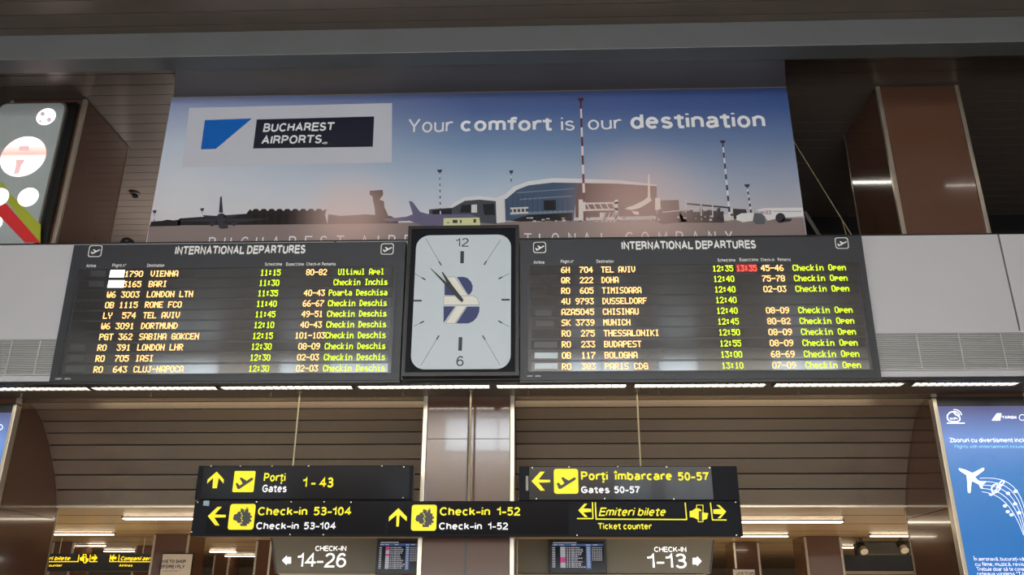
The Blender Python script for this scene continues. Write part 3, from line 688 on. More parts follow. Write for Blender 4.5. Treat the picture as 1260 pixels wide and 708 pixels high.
def led(mb, pl, s, x0, cw, yc, hpx, off=.012):
    """dot-matrix lettering: x0 = left pixel column of the first character, cw = character pitch, both on the line yc"""
    A = pl.at(x0, yc); B = pl.at(x0+cw*len(s), yc); T = pl.at(x0, yc-hpx/2); Bt = pl.at(x0, yc+hpx/2)
    cwm = (B[0]-A[0])/len(s); hm = T[1]-Bt[1]; du = cwm/6; dv = hm/7; zb = A[1]; sl = (B[1]-A[1])/max(1e-6, B[0]-A[0])
    for i, ch in enumerate(s):
        if ch == ' ': continue
        code = F57[ch]; cols = [int(code[2*k:2*k+2], 16) for k in range(5)]
        for rrow in range(7):
            k = 0
            while k < 5:
                if cols[k] >> rrow & 1:
                    k1 = k
                    while k1 < 5 and cols[k1] >> rrow & 1: k1 += 1
                    xa = A[0]+i*cwm+k*du-du*.1; xb = A[0]+i*cwm+k1*du+du*.22
                    zt = zb+hm/2-rrow*dv; z_ = zt-dv*1.02
                    mb.add([(xa, -off, z_), (xb, -off, z_), (xb, -off, zt), (xa, -off, zt)], [(0, 1, 2, 3)])
                    k = k1
                else: k += 1
TILT = math.radians(2.4)
def plane_icon(mb, pl, x0, y0, x1, y1, off, boxed=True, lean=0):
    """take-off pictogram in the rectangle x0..x1, y0..y1"""
    W, Hh = x1-x0, y1-y0
    q = lambda u, v: (x0+u*W, y0+v*Hh)
    flat(mb, pl, [q(.12, .56), q(.2, .53), q(.3, .64), q(.44, .56), q(.3, .36), q(.38, .33), q(.62, .46), q(.84, .34), q(.92, .36), q(.9, .43), q(.66, .56), q(.5, .65), q(.28, .77), q(.2, .76)], off)
def frame_outline(mb, a, b, t, off, r=.012):
    (x0, z0), (x1, z1) = a, b
    for s in ((x0, x1, z0, z0+t), (x0, x1, z1-t, z1), (x0, x0+t, z0+t, z1-t), (x1-t, x1, z0+t, z1-t)):
        flatl(mb, [(s[0], s[2]), (s[1], s[2]), (s[1], s[3]), (s[0], s[3])], off)
def board(name, corners, rows, hdr, cols, label, title, icons, rowref, inner):
    (xl, xr, yb, yt) = corners
    o = onY(xl, yb, 9.80); pl = Plane((o.x, 9.80, o.z), TILT); r = pl.root(name)
    wd = pl.at(xr, yb)[0]; ht = pl.at((xl+xr)/2, yt)[1]
    box('housing', M_board, 0, wd, 0, .11, 0, ht, r, .004)
    box('bottom_rail', M_black, 0, wd, -.002, .11, -.028, -.002, r)
    # display window
    ix0 = pl.at(*inner[0])[0]; ix1 = pl.at(*inner[1])[0]; iz1 = pl.at(inner[0][0]+40, inner[0][1])[1]; iz0 = pl.at(*inner[2])[1]
    box('display_field', mat('display_field_dark', (36, 38, 43), .25, coat=.2), ix0, ix1, -.003, .0, iz0, iz1, r)
    fm = MB(); frame_outline(fm, (ix0, iz0), (ix1, iz1), .012, .008, 0); fm.obj('display_frame', M_board, r)
    mb = MB(); text(mb, pl, *title[0], .003, .03, title[1], yb1=title[2]); mb.obj('title_lettering', M_white, r)
    mb = MB()
    for s, a, b2, yy in hdr: text(mb, pl, s, a, b2, yy+1.8, yy-2.2, .003, .02)
    text(mb, pl, 'solari   udine', xl+(8 if xl < 300 else 9), xl+(27 if xl < 300 else 26), yb-3.2 if xl < 300 else yb-4.6, yb-5.4 if xl < 300 else yb-6.6, .003)
    mb.obj('heading_lettering', M_white, r)
    mb = MB()
    for x0, x1, y0, y1 in icons:
        mb.cut()
        a = pl.at((x0+x1)/2, (y0+y1)/2); s = (pl.at(x1, y1)[0]-pl.at(x0, y1)[0])/2
        fl = rrect(a[0]-s, a[0]+s, a[1]-s*.92, a[1]+s*.92, .03, 3)
        n = len(fl)
        for i in range(n):
            p, q = fl[i], fl[(i+1) % n]; c_ = a
            sh = lambda v: (c_[0]+(v[0]-c_[0])*.88, c_[1]+(v[1]-c_[1])*.88)
            flatl(mb, [p, q, sh(q), sh(p)], .003)
        plane_icon(mb, pl, x0+1, y0-.5, x1-1, y1+.5, .003)
    mb.obj('takeoff_icon', M_white, r)
    (rx, ry0, ry1) = rowref
    b0 = pl.at(rx, ry0)[1]; b1 = pl.at(rx, ry1)[1]
    for i, row in enumerate(rows):
        zc = b0+(b1-b0)*i/9; hm = (b0-b1)/9
        cell = box('display_row', M_cell, ix0+.05, ix1-.05, -.010, -.004, zc-hm*.40, zc+hm*.40, r)
        for key, mm in (('amber', M_amber), ('green', M_green), ('red', M_red)):
            mb = MB(); used = False
            for txt, field in row:
                kk, u0_, u9_, cw0, cw9 = cols[field]
                if kk != key: continue
                if not txt.strip(): continue
                used = True
                t = i/9.0
                x0 = u0_+(u9_-u0_)*t; cw = cw0+(cw9-cw0)*t
                # pixel line for this row
                yc = ry0+(ry1-ry0)*t
                # solve for the image line through the row centre at x0
                for _ in range(4):
                    cur = pl.at(x0, yc)[1]; g_ = pl.at(x0, yc+1)[1]-cur; yc += (zc-cur)/g_
                led(mb, pl, txt, x0, cw, yc, 7.4+t*.5)
                # keep the text level with the board
            if used:
                for k, v in enumerate(mb.v): pass
                mb.obj('lettering', mm, cell)
    tag(r, label, 'departures board', 'flight departures boards')
    return r, pl
L_cols = {'code': ('amber', 137, 116, 5.75, 5.95), 'dest': ('amber', 186, 165, 5.75, 5.65), 'time': ('green', 321, 306.5, 5.05, 5.1), 'gate': ('amber', 372, 359.2, 5.2, 5.5), 'gatel': ('amber', 372, 359.2, 5.2, 5.45), 'rem': ('green', 407, 398, 4.75, 5.1)}
L_rows = [('     ', ' 1790', 'VIENNA', '11:15', ' 80-82', '  Ultimul Apel'), ('', ' 3165', 'BARI', '11:30', '', ' Checkin Inchis'), ('', 'W6 3003', 'LONDON LTN', '11:35', ' 40-43', 'Poarta Deschisa'),
          ('', '0B 1115', 'ROME FCO', '11:40', ' 66-67', 'Checkin Deschis'), ('', 'LY  574', 'TEL AVIV', '11:45', ' 49-51', 'Checkin Deschis'), ('', 'W6 3091', 'DORTMUND', '12:10', ' 40-43', 'Checkin Deschis'),
          ('', 'PGT 362', 'SABIHA GOKCEN', '12:15', '101-103', 'Checkin Deschis'), ('', 'RO  391', 'LONDON LHR', '12:30', ' 08-09', 'Checkin Deschis'), ('', 'RO  705', 'IASI', '12:30', ' 02-03', 'Checkin Deschis'),
          ('', 'RO  643', 'CLUJ-NAPOCA', '12:30', ' 02-03', 'Checkin Deschis')]
rows = []
for i, (_, c_, d_, t_, g_, m_) in enumerate(L_rows):
    rr = [(('  ' + c_) if i < 2 else c_, 'code'), (d_, 'dest'), (t_, 'time'), (g_, 'gate' if len(g_) < 7 or g_[0] == ' ' else 'gatel'), (m_, 'rem')]
    rows.append(rr)
lbr, LPl = board('departures_board', (60, 491.5, 470.5, 299.5), rows,
    [('Airline', 106, 118, 327.5), ('Flight n°', 138, 155, 327), ('Destination', 181, 202, 327), ('Sched.time', 326, 347, 325.5), ('Expect.time', 352, 374, 325.5), ('Check-in', 377, 394, 325.3), ('Remarks', 396, 413, 325.3)],
    L_cols, 'left departures board with amber and green flight rows, left of the clock',
    (('INTERNATIONAL DEPARTURES', 215, 375.5, 313.8, 303.2), .04, 312.2), [(109, 125.5, 303, 315.5), (468.5, 484.5, 300.2, 313)], (300, 336.3, 454.2), [(96, 330), (488.5, 330), (300, 461.5)])
R_cols = {'code': ('amber', 690.5, 691.5, 5.65, 6.05), 'dest': ('amber', 739.7, 744.4, 5.3, 5.95), 'time': ('green', 876.5, 888, 5.2, 5.4), 'exp': ('red', 906, 917, 5.1, 5.3), 'gate': ('amber', 936, 950, 5.7, 6.0), 'rem': ('green', 975, 990.5, 5.5, 5.75)}
R_rows = [('6H  704', 'TEL AVIV', '12:35', '13:35', '45-46', 'Checkin Open'), ('QR  222', 'DOHA', '12:40', '', '75-78', 'Checkin Open'), ('RO  605', 'TIMISOARA', '12:40', '', '02-03', 'Checkin Open'),
          ('4U 9793', 'DUSSELDORF', '12:40', '', '', ''), ('AZA5045', 'CHISINAU', '12:40', '', '08-09', 'Checkin Open'), ('SK 3739', 'MUNICH', '12:45', '', '80-82', 'Checkin Open'),
          ('RO  275', 'THESSALONIKI', '12:50', '', '08-09', 'Checkin Open'), ('RO  233', 'BUDAPEST', '12:55', '', '08-09', 'Checkin Open'), ('0B  117', 'BOLOGNA', '13:00', '', '68-69', 'Checkin Open'),
          ('RO  383', 'PARIS CDG', '13:10', '', '07-09', 'Checkin Open')]
rows = [[(a, 'code'), (b, 'dest'), (c_, 'time'), (d_, 'exp'), (e_, 'gate'), (f_, 'rem')] for a, b, c_, d_, e_, f_ in R_rows]
rbr, RPl = board('departures_board', (639.5, 1085.5, 468.5, 292.5), rows,
    [('Airline', 656.5, 670, 323.3), ('Flight n°', 690, 706, 322.3), ('Destination', 734, 755, 322), ('Sched.time', 883, 905, 320.5), ('Expect.time', 910, 933, 320), ('Check-in', 936, 953, 320), ('Remarks', 957, 973, 319.8)],
    R_cols, 'right departures board with amber and green flight rows, right of the clock',
    (('INTERNATIONAL DEPARTURES', 765, 930.5, 307.8, 297.3), 0, 306.2), [(656, 672, 298, 311.5), (1027.5, 1044, 292.8, 306)], (860, 331.2, 450.6), [(648, 326), (1057, 324), (860, 458)])
# white patches painting glare over two flight codes, then the red lit cell
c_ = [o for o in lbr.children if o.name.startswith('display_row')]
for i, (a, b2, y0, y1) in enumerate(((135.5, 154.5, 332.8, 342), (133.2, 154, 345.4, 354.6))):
    mb = MB(); flat(mb, LPl, [(a+1.2, y0), (b2, y0), (b2-1.5, y1), (a-.8, y1)], .0125); mb.obj('glare_or_lit_cell', M_glare, c_[i])
mb = MB(); flat(mb, RPl, [(904.5, 325.5), (930.5, 325.2), (932, 335), (905.5, 335.4)], .0112)
mb.obj('glare_or_lit_cell', M_redbg, [o for o in rbr.children if o.name.startswith('display_row')][0])
for pl_, rr_, cells in ((LPl, [o for o in lbr.children if o.name.startswith('display_row')], [(0, 112, 131), (1, 110, 129), (7, 88, 106), (8, 86, 104), (9, 82, 107)]),
                        (RPl, [o for o in rbr.children if o.name.startswith('display_row')], [(4, 659, 679), (5, 659, 682), (7, 658, 686), (8, 658, 686.5), (9, 658, 686.5)])):
    for i, a, b2 in cells:
        ys = (336.8+i*13.05 if pl_ is LPl else 333+i*13.1)
        mb = MB(); flat(mb, pl_, [(a, ys-3.5), (b2, ys-3.5), (b2-.5, ys+3.8), (a-.5, ys+3.8)], .0115)
        mb.obj('airline_logo_cell', mat('airline_cell_bright', (176, 192, 202), .2, coat=.5) if (pl_ is RPl and i > 7) else mat('airline_cell_dark', (58, 62, 68), .15, coat=.5), rr_[i])

# ================================================================== CLOCK
CP = Plane((-.99, 9.73, 4.37), math.radians(.8)); ck = CP.root('wall_clock')
q0 = CP.at(493, 463.5); q1 = CP.at(639, 463.5); q2 = CP.at(570, 278)
box('case', M_signm, q0[0]+.004, q1[0]-.004, 0, .15, q0[1], q2[1], ck, .01)
fm = MB(); frame_outline(fm, (q0[0]+.004, q0[1]), (q1[0]-.004, q2[1]), .045, .014); fm.obj('frame', M_black, ck)
d0 = CP.at(505, 455); d1 = CP.at(628.3, 455); d2 = CP.at(570, 289.5)
MB().prism(rrect(d0[0], d1[0], d0[1], d2[1], .17, 8), -.004, 0).obj('dial', M_dial, ck)
Z = lambda u, v: (480+u/3.372, 270+v/3.372)
mb = MB(); text(mb, CP, '12', 561, 576.6, 304, 293.4, .0065); text(mb, CP, '6', 561.5, 570.5, 451, 438.5, .0065)
mb.obj('numerals', M_hand, ck)
mb = MB()
for L in (((292, 133), (307, 133), (306, 183), (291, 183)), ((285, 490), (300, 490), (298, 546), (283, 546)), ((462, 331), (497, 331), (497, 338), (462, 338)), ((95, 335), (132, 335), (131, 342), (95, 342))):
    flat(mb, CP, [Z(*p) for p in L], .0055)
for p, q in (((203, 176), (213, 192)), ((400, 174), (390, 190)), ((132, 243), (147, 252)), ((466, 240), (450, 248)), ((124, 432), (141, 424)), ((465, 431), (449, 422)), ((193, 500), (203, 483)), ((394, 501), (384, 483))):
    seg(mb, CP, Z(*p), Z(*q), 1.5, .0055)
mb.obj('thick_hour_marks', M_hand, ck)
mb = MB()
for p, q in (((149, 82), (213, 192)), ((458, 86), (390, 190)), ((103, 226), (147, 252)), ((496, 225), (450, 248)), ((98, 445), (141, 424)), ((495, 447), (449, 422)), ((128, 608), (203, 483)), ((456, 606), (384, 483))):
    seg(mb, CP, Z(*p), Z(*q), .7, .005)
mb.obj('thin_hour_marks', mat('thin_mark_grey', (120, 126, 130), .5), ck)
arcUR = [(305, 240), (322, 245), (336, 260), (343, 278), (341, 297), (330, 314)]
mb = MB()
for L in ([(226, 262), (252, 278), (282, 316), (226, 316)], [(277, 240)]+arcUR+[(322, 312)], [(222, 362), (270, 362), (226, 426), (222, 430)], [(320, 363), (371, 363), (370, 385), (360, 408), (345, 424), (325, 433), (274, 433)]):
    flat(mb, CP, [Z(*p) for p in L], .006)
mb.obj('emblem', M_navy, ck)['label'] = 'navy airport emblem on the dial'
mb = MB()
for L in ([(224, 321), (345, 318), (362, 330), (370, 356), (223, 356)], [(232, 241), (268, 240), (322, 316), (290, 318), (234, 256)], [(275, 362), (316, 362), (266, 433), (230, 433)]):
    flat(mb, CP, [Z(*p) for p in L], .0056)
mb.obj('emblem_bands', M_cream, ck)
mb = MB()
for p, q in (((224, 321), (345, 318)), ((223, 356), (370, 356)), ((223, 321), (223, 356)), ((232, 241), (290, 318)), ((268, 240), (322, 316)), ((275, 362), (230, 433)), ((316, 362), (268, 433)), ((345, 318), (362, 330)), ((362, 330), (370, 356)), ((230, 433), (268, 433)), ((232, 241), (268, 240))):
    seg(mb, CP, Z(*p), Z(*q), .45, .0066)
mb.obj('emblem_outline', mat('emblem_outline_grey', (120, 118, 112), .5), ck)
mb = MB(); flat(mb, CP, [Z(*p) for p in ((166, 204), (171, 206), (232, 262), (303, 338), (296, 344), (288, 338), (224, 268))], .016)
mb.obj('minute_hand', M_hand, ck)
mb = MB(); flat(mb, CP, [Z(*p) for p in ((214, 221), (220, 222), (262, 280), (304, 334), (302, 343), (292, 341), (240, 276))], .020)
mb.obj('hour_hand', M_hand, ck)
cc = CP.at(*Z(298, 338)); MB().tube((cc[0], -.024, cc[1]), (cc[0], 0, cc[1]), .018, 12).obj('hub', M_hand, ck)
tag(ck, 'large rectangular clock with rounded pale dial between the two departures boards', 'clock')

# ================================================================== HANGING SIGNS
def arrow(mb, pl, cx, cy, s, ang, off, wd=.26):
    """arrow centred on the pixel (cx,cy); s = size in px, ang 0 = pointing left, 90 = up, 180 = right"""
    mb.cut('arrow')
    a = pl.at(cx, cy); k = abs(pl.at(cx+s, cy)[0]-a[0])
    shp = [(-.5, 0), (-.02, .5), (.22, .5), (-.13, wd/2), (.5, wd/2*.8), (.5, -wd/2*.8), (-.13, -wd/2), (.22, -.5), (-.02, -.5)]
    t = -math.radians(ang)
    flatl(mb, [(a[0]+k*(x*math.cos(t)-y_*math.sin(t)), a[1]+k*(x*math.sin(t)+y_*math.cos(t))) for x, y_ in shp], off)
def rpx(mb, pl, x0, x1, y0, y1, r, off):
    """rounded square placed by its pixel centre and size"""
    mb.cut('pictogram_field')
    a = pl.at((x0+x1)/2, (y0+y1)/2); hx = abs(pl.at(x1, (y0+y1)/2)[0]-pl.at(x0, (y0+y1)/2)[0])/2; hz = abs(pl.at((x0+x1)/2, y1)[1]-pl.at((x0+x1)/2, y0)[1])/2
    mb.prism(rrect(a[0]-hx, a[0]+hx, a[1]-hz, a[1]+hz, r, 3), -off, -off+.0012)
def counter_icon(mb, pl, x0, x1, y0, y1, off):
    mb.cut()
    q = lambda u, v: (x0+u*(x1-x0), y0+v*(y1-y0))
    flat(mb, pl, [q(.46, .18), q(.64, .18), q(.64, .14), q(.76, .14), q(.76, .34), q(.84, .34), q(.84, .46), q(.9, .46), q(.9, .54), q(.84, .54), q(.84, .62), q(.88, .62), q(.88, .7), q(.8, .7), q(.8, .78), q(.7, .78), q(.7, .86), q(.44, .86), q(.44, .74),
                  q(.34, .74), q(.3, .66), q(.2, .64), q(.16, .58), q(.2, .42), q(.32, .38), q(.36, .3), q(.46, .3)], off)
def hand_icon(mby, mbk, pl, x0, x1, y0, y1, off):
    mby.cut('hand_pictogram'); mbk.cut()
    q = lambda u, v: (x0+u*(x1-x0), y0+v*(y1-y0))
    flat(mby, pl, [q(0, .36), q(.12, .34), q(.3, .2), q(.5, .2), q(.62, .3), q(.62, .44), q(.96, .48), q(.98, .56), q(.9, .6), q(.98, .66), q(.9, .72), q(.94, .8), q(.84, .86), q(.6, .9), q(.4, .86), q(.2, .74), q(0, .72)], off)
    for a_, b_ in (((.36, 0), (.7, 0)), ((.7, 0), (.7, 1)), ((.7, 1), (.44, 1)), ((.44, 1), (.44, .5)), ((.36, 0), (.36, .2))): seg(mby, pl, q(*a_), q(*b_), .9, off)
    flat(mbk, pl, [q(.47, .36), q(.65, .36), q(.65, .92), q(.47, .92)], off+.001)
SY = 10.24
def sign_box(name, x0, x1, y0, y1, xm, label, group='hanging direction signs'):
    """x0,x1 at the bottom edge; hung from the soffit"""
    o = onY(x0, y1, SY); pl = Plane((o.x, SY, o.z)); r = pl.root(name)
    wd = pl.at(x1, y1)[0]; ht = pl.at((x0+x1)/2, y0)[1]
    box('case', M_signm, 0, wd, .0, .16, .003, ht-.003, r, .005)
    tag(r, label, 'sign', group)
    return r, pl, wd, ht
def plate(r, pl, x0, x1, y0, y1, m=M_sign):
    a = pl.at(x0, y1); b2 = pl.at(x1, y1); t = pl.at((x0+x1)/2, y0)
    return box('plate', m, a[0], b2[0], -.005, -.0005, a[1], t[1], r)
def bolts(r, pl, L):
    for px, py in L:
        a = pl.at(px, py); MB().tube((a[0], -.012, a[1]), (a[0], 0, a[1]), .008, 8).obj('bolt', M_trim, r)
OFF = .0075
# upper left
r, pl, wd, ht = sign_box('direction_sign', 239, 506.5, 572.8, 615.6, 360, 'upper left hanging sign reading Gates 1 - 43 with an up arrow')
plate(r, pl, 246, 503, 574.5, 614.3, M_sign)
my = MB(); mk = MB(); mw = MB()
arrow(my, pl, 265.7, 591, 20, 90, OFF, .34); rpx(my, pl, 287.5, 313.5, 580, 606, .015, OFF)
text(my, pl, 'Porți', 324.5, 351, 593, 582.5, OFF, .02); text(my, pl, '1 - 43', 372.5, 410, 600.5, 588, OFF, .02); text(mw, pl, 'Gates', 322.5, 352.5, 606.3, 596.8, OFF, .02)
plane_icon(mk, pl, 287, 577, 314, 610, OFF+.002)
my.obj('yellow_lettering', M_yel, r); mk.obj('takeoff_icon', M_black, r); mw.obj('white_lettering', M_sw, r)
bolts(r, pl, [(260, 574), (296, 574), (335, 574), (380, 573.8), (470, 573.8), (497, 575), (496, 613)])
t = onY(360, 480, 10.1); z_ = pl.at(357.5, 573)
MB().tube((z_[0], .1, z_[1]-.01), (z_[0], .1, SOF-pl.o.z), .011).obj('hanging_rod', M_rod, r)
MB().tube((z_[0], .1, SOF-pl.o.z-.03), (z_[0], .1, SOF-pl.o.z), .035, 12).obj('rod_flange', M_rod, r)
# upper right
r, pl, wd, ht = sign_box('direction_sign', 638.5, 910.5, 573.6, 616.8, 789, 'upper right hanging sign reading Gates 50-57 with a left arrow')
plate(r, pl, 651.5, 878, 574.8, 615.2, mat('sign_glossy_sheet', (10, 10, 14), .12, coat=.1, spec=.3))
my = MB(); mk = MB(); mw = MB()
arrow(my, pl, 665.5, 592.5, 23, 0, OFF, .16); rpx(my, pl, 681.5, 711.5, 577.3, 608, .03, OFF)
text(my, pl, 'Porți', 715, 748, 591.5, 580.5, OFF, .025); text(my, pl, 'îmbarcare', 755.5, 827, 591.5, 580.5, OFF, .025); text(my, pl, '50-57', 834.5, 873, 592, 581.5, OFF, .025)
text(mw, pl, 'Gates', 715, 750, 607.5, 598.8, OFF, .025); text(mw, pl, '50-57', 756, 788, 607.5, 598.8, OFF, .025)
plane_icon(mk, pl, 681.5, 576.5, 711, 610, OFF+.002)
my.obj('yellow_lettering', M_yel, r); mk.obj('takeoff_icon', M_black, r); mw.obj('white_lettering', M_sw, r)
bolts(r, pl, [(655, 576), (700, 575), (760, 574.6), (820, 575), (873, 576), (744, 614), (829, 614.6), (660, 614)])
mb = MB(); mb2 = pl.at(647, 600); mb.box(mb2[0], mb2[0]+.03, -.02, 0, mb2[1]-.04, mb2[1]+.13); mb.obj('latch', M_lampcase, r)
z_ = pl.at(789.5, 574); MB().tube((z_[0], .1, z_[1]-.01), (z_[0], .1, SOF-pl.o.z), .011).obj('hanging_rod', M_rod, r)
MB().tube((z_[0], .1, SOF-pl.o.z-.03), (z_[0], .1, SOF-pl.o.z), .035, 12).obj('rod_flange', M_rod, r)
# lower long sign
r, pl, wd, ht = sign_box('direction_sign', 234, 914.5, 616.6, 660.3, 576, 'long lower hanging sign with check-in directions and ticket counter')
plate(r, pl, 252, 474, 617.8, 657.3); plate(r, pl, 476.5, 700, 618, 658); plate(r, pl, 702, 911, 618.3, 659, M_signm)
my = MB(); mk = MB(); mw = MB(); mp = MB()
arrow(my, pl, 267, 635.5, 22, 0, OFF, .17); rpx(my, pl, 282, 313.5, 620.5, 652.2, .03, OFF)
text(my, pl, 'Check-in', 317, 378, 634.8, 624.2, OFF, .02); text(my, pl, '53-104', 386, 432, 634.8, 624.2, OFF, .02)
text(mw, pl, 'Check-in', 315, 367.5, 652, 643, OFF, .02); text(mw, pl, '53-104', 374, 413, 652, 643, OFF, .02)
arrow(my, pl, 489.8, 637, 22, 90, OFF, .17); rpx(my, pl, 506.3, 537.3, 621.5, 653.5, .03, OFF)
text(my, pl, 'Check-in', 541, 603, 635, 624.5, OFF, .02); text(my, pl, '1-52', 611.5, 640, 635, 624.5, OFF, .02)
text(mw, pl, 'Check-in', 540, 593, 652.3, 643.4, OFF, .02); text(mw, pl, '1-52', 600.5, 625, 652.3, 643.4, OFF, .02)
arrow(my, pl, 719.5, 628.5, 16, 0, OFF, .3)
for p, q in (((710, 638.6), (729.5, 638.6)), ((729, 618.5), (729.5, 639)), ((732.5, 618.5), (733.5, 639.5)), ((733, 639.2), (845, 639.8)), ((843, 619), (844.8, 640)), ((874, 619), (876.5, 640)), ((876, 640.2), (894, 640.3))):
    my.cut('bracket_line'); seg(my, pl, p, q, 1.5, OFF)
text(my, pl, 'Emiteri bilete', 736.5, 819.5, 635.5, 625, OFF, .015, .3); text(my, pl, 'Ticket counter', 736, 802, 652, 644, OFF, .02)
hand_icon(my, mk, pl, 848.5, 872, 622, 642.5, OFF); arrow(my, pl, 885.5, 630, 16, 180, OFF, .4)
counter_icon(mk, pl, 282, 313.5, 620.5, 652.2, OFF+.002); counter_icon(mk, pl, 506.3, 537.3, 621.5, 653.5, OFF+.002)
for ox, oy in ((300, 628), (524.5, 629)):
    seg(mp, pl, (ox-1, oy-1), (ox+6, oy-2), .8, OFF+.004); seg(mp, pl, (ox+3, oy-4), (ox+1, oy+2), .8, OFF+.004)
    for k in range(5): seg(mp, pl, (ox-3.5+(k % 2), oy+3+k*3), (ox-2+(k % 2), oy+5.2+k*3), .8, OFF+.004)
my.obj('yellow_lettering', M_yel, r); mk.obj('counter_icon', M_black, r); mw.obj('white_lettering', M_sw, r); mp.obj('icon_detail', M_yel, r)
bolts(r, pl, [(243.5, 618.5), (316, 618), (358.5, 618), (399, 618), (432, 618.5), (357, 658.2), (398, 658.4), (236, 655), (710, 659), (906, 659), (905, 618.5)])
mb = MB(); flat(mb, pl, [(251, 616.5), (258, 616.5), (257.5, 623), (250, 622.5)], .008); mb.obj('sticker', mat('pale_blue_sticker', (150, 176, 186), .4), r)
z_ = pl.at(575.6, 617); MB().tube((z_[0], .1, z_[1]-.01), (z_[0], .1, SOF-pl.o.z), .014).obj('hanging_rod', M_rod, r)
MB().tube((z_[0], .1, SOF-pl.o.z-.03), (z_[0], .1, SOF-pl.o.z), .035, 12).obj('rod_flange', M_rod, r)

# ================================================================== BLUE LIGHTBOXES
def blue_mat():
    m = bpy.data.materials.new('blue_poster_print'); m.use_nodes = True; nt = m.node_tree; b = nt.nodes['Principled BSDF']
    tc = nt.nodes.new('ShaderNodeTexCoord'); sp = nt.nodes.new('ShaderNodeSeparateXYZ'); nt.links.new(tc.outputs['Object'], sp.inputs[0])
    mr = nt.nodes.new('ShaderNodeMapRange'); mr.inputs[1].default_value = -.2; mr.inputs[2].default_value = 2.1; nt.links.new(sp.outputs['Z'], mr.inputs[0])
    rp = nt.nodes.new('ShaderNodeValToRGB'); nt.links.new(mr.outputs[0], rp.inputs[0]); e = rp.color_ramp.elements
    for _ in range(3): e.new(.5)
    for k, (p_, c_) in enumerate(((0, (22, 100, 176)), (.3, (34, 104, 172)), (.62, (64, 116, 176)), (.8, (98, 128, 184)), (.97, (74, 76, 118)))): e[k].position = p_; e[k].color = lin(c_)+(1,)
    nt.links.new(rp.outputs[0], b.inputs['Base Color']); nt.links.new(rp.outputs[0], b.inputs['Emission Color'])
    b.inputs['Emission Strength'].default_value = .62; b.inputs['Roughness'].default_value = .25
    return m
MBl = blue_mat()
def lightbox(x0, x1, ztop, label):
    r = root('poster_lightbox', (x0, 10.6, 2.1)); h = ztop-2.1; hb = -1.2
    box('case', M_black, .01, x1-x0-.01, 0, .085, hb, h, r)
    box('poster', MBl, .06, x1-x0-.06, -.004, 0, hb+.05, h-.12, r)
    for a, b2 in ((0, .05), (x1-x0-.05, x1-x0)): box('frame_side', M_trim, a, b2, -.03, .08, hb, h-.02, r, .005)
    tag(r, label, 'lightbox', 'blue poster lightboxes'); return r
XB = onY(1146, 490, 10.59).x
r = lightbox(XB, XB+1.19, 4.27, 'blue poster lightbox with white aeroplane and music notes on the right column')
pl = Plane((XB, 10.6, 2.1))
K = lambda u, v: (1130+u/3.108, 480+v/3.105)
mw = MB(); mc = MB(); mf = MB(); o3 = .0065
# cloud with waves
cl = [K(*p) for p in ((128, 84), (118, 88), (110, 98), (110, 110), (118, 120), (130, 122), (150, 122), (158, 116), (158, 106), (150, 98), (142, 95), (136, 86))]
for i in range(len(cl)): seg(mw, pl, cl[i], cl[(i+1) % len(cl)], 1.5, o3)
text(mw, pl, 'WiFi', *(K(120, 114)[0], K(150, 114)[0], K(120, 115)[1], K(120, 106)[1]), o3, .03)
for rr in (12, 20, 28):
    c0 = K(138, 104); pts = [(c0[0]+rr/3.1*math.cos(math.radians(t)), c0[1]-rr/3.1*math.sin(math.radians(t))) for t in range(15, 100, 14)]
    for i in range(len(pts)-1): seg(mw, pl, pts[i], pts[i+1], 1.1, o3)
seg(mw, pl, K(108, 128), K(177, 128), 1.2, o3)
flat(mw, pl, [K(279, 118), K(299, 90), (K(317, 90)), K(312, 118)], o3)
text(mw, pl, 'TAROM', K(320, 0)[0], K(375, 0)[0], K(0, 111)[1], K(0, 100)[1], o3, .04)
for i in range(16):
    t0 = math.radians(i*22.5); t1 = math.radians(i*22.5+22.5); c0 = K(396, 106)
    seg(mw, pl, (c0[0]+3.6*math.cos(t0), c0[1]+3.6*math.sin(t0)), (c0[0]+3.6*math.cos(t1), c0[1]+3.6*math.sin(t1)), .8, o3)
text(mw, pl, 'Zboruri cu divertisment inclus', K(119, 0)[0], 1267, K(0, 201)[1], K(0, 184)[1], o3, .012)
text(mc, pl, 'Flights with entertainment included', K(139, 0)[0], 1263.5, K(0, 223)[1], K(0, 211)[1], o3, .0)
flat(mw, pl, [K(*p) for p in ((152, 302), (158, 300), (180, 306), (206, 318), (246, 298), (252, 301), (250, 308), (216, 334), (228, 346), (240, 352), (256, 350), (258, 354), (244, 364), (246, 374), (238, 378), (230, 362), (210, 352), (203, 350), (199, 392), (194, 396), (188, 390), (186, 352), (183, 326), (160, 312))], o3)
# staves
def bez(p0, p1, p2, p3, n=12):
    return [tuple((1-t)**3*a+3*(1-t)**2*t*b+3*(1-t)*t*t*c+t**3*d for a, b, c, d in zip(p0, p1, p2, p3)) for t in [i/n for i in range(n+1)]]
for i in range(5):
    pts = bez(K(242-i*2, 390-i*13), K(310+i*8, 396-i*16), K(360+i*12, 440-i*20), K(402+i*4, 556))
    for k in range(len(pts)-1): seg(mw, pl, pts[k], pts[k+1], .65, o3)
for p in ((342, 396), (369, 436), (341, 466), (355, 478), (330, 444), (371, 388), (385, 470)): flat(mw, pl, circ(K(*p), 2.0, 9, 1.3), o3)
pts = [K(*p) for p in ((270, 398), (276, 404), (288, 396), (300, 378), (304, 366), (296, 360), (284, 366), (278, 380), (284, 394), (300, 392), (312, 378), (310, 356), (322, 346), (328, 352), (318, 366), (300, 370))]
for i in range(len(pts)-1): seg(mw, pl, pts[i], pts[i+1], 1.6, o3)
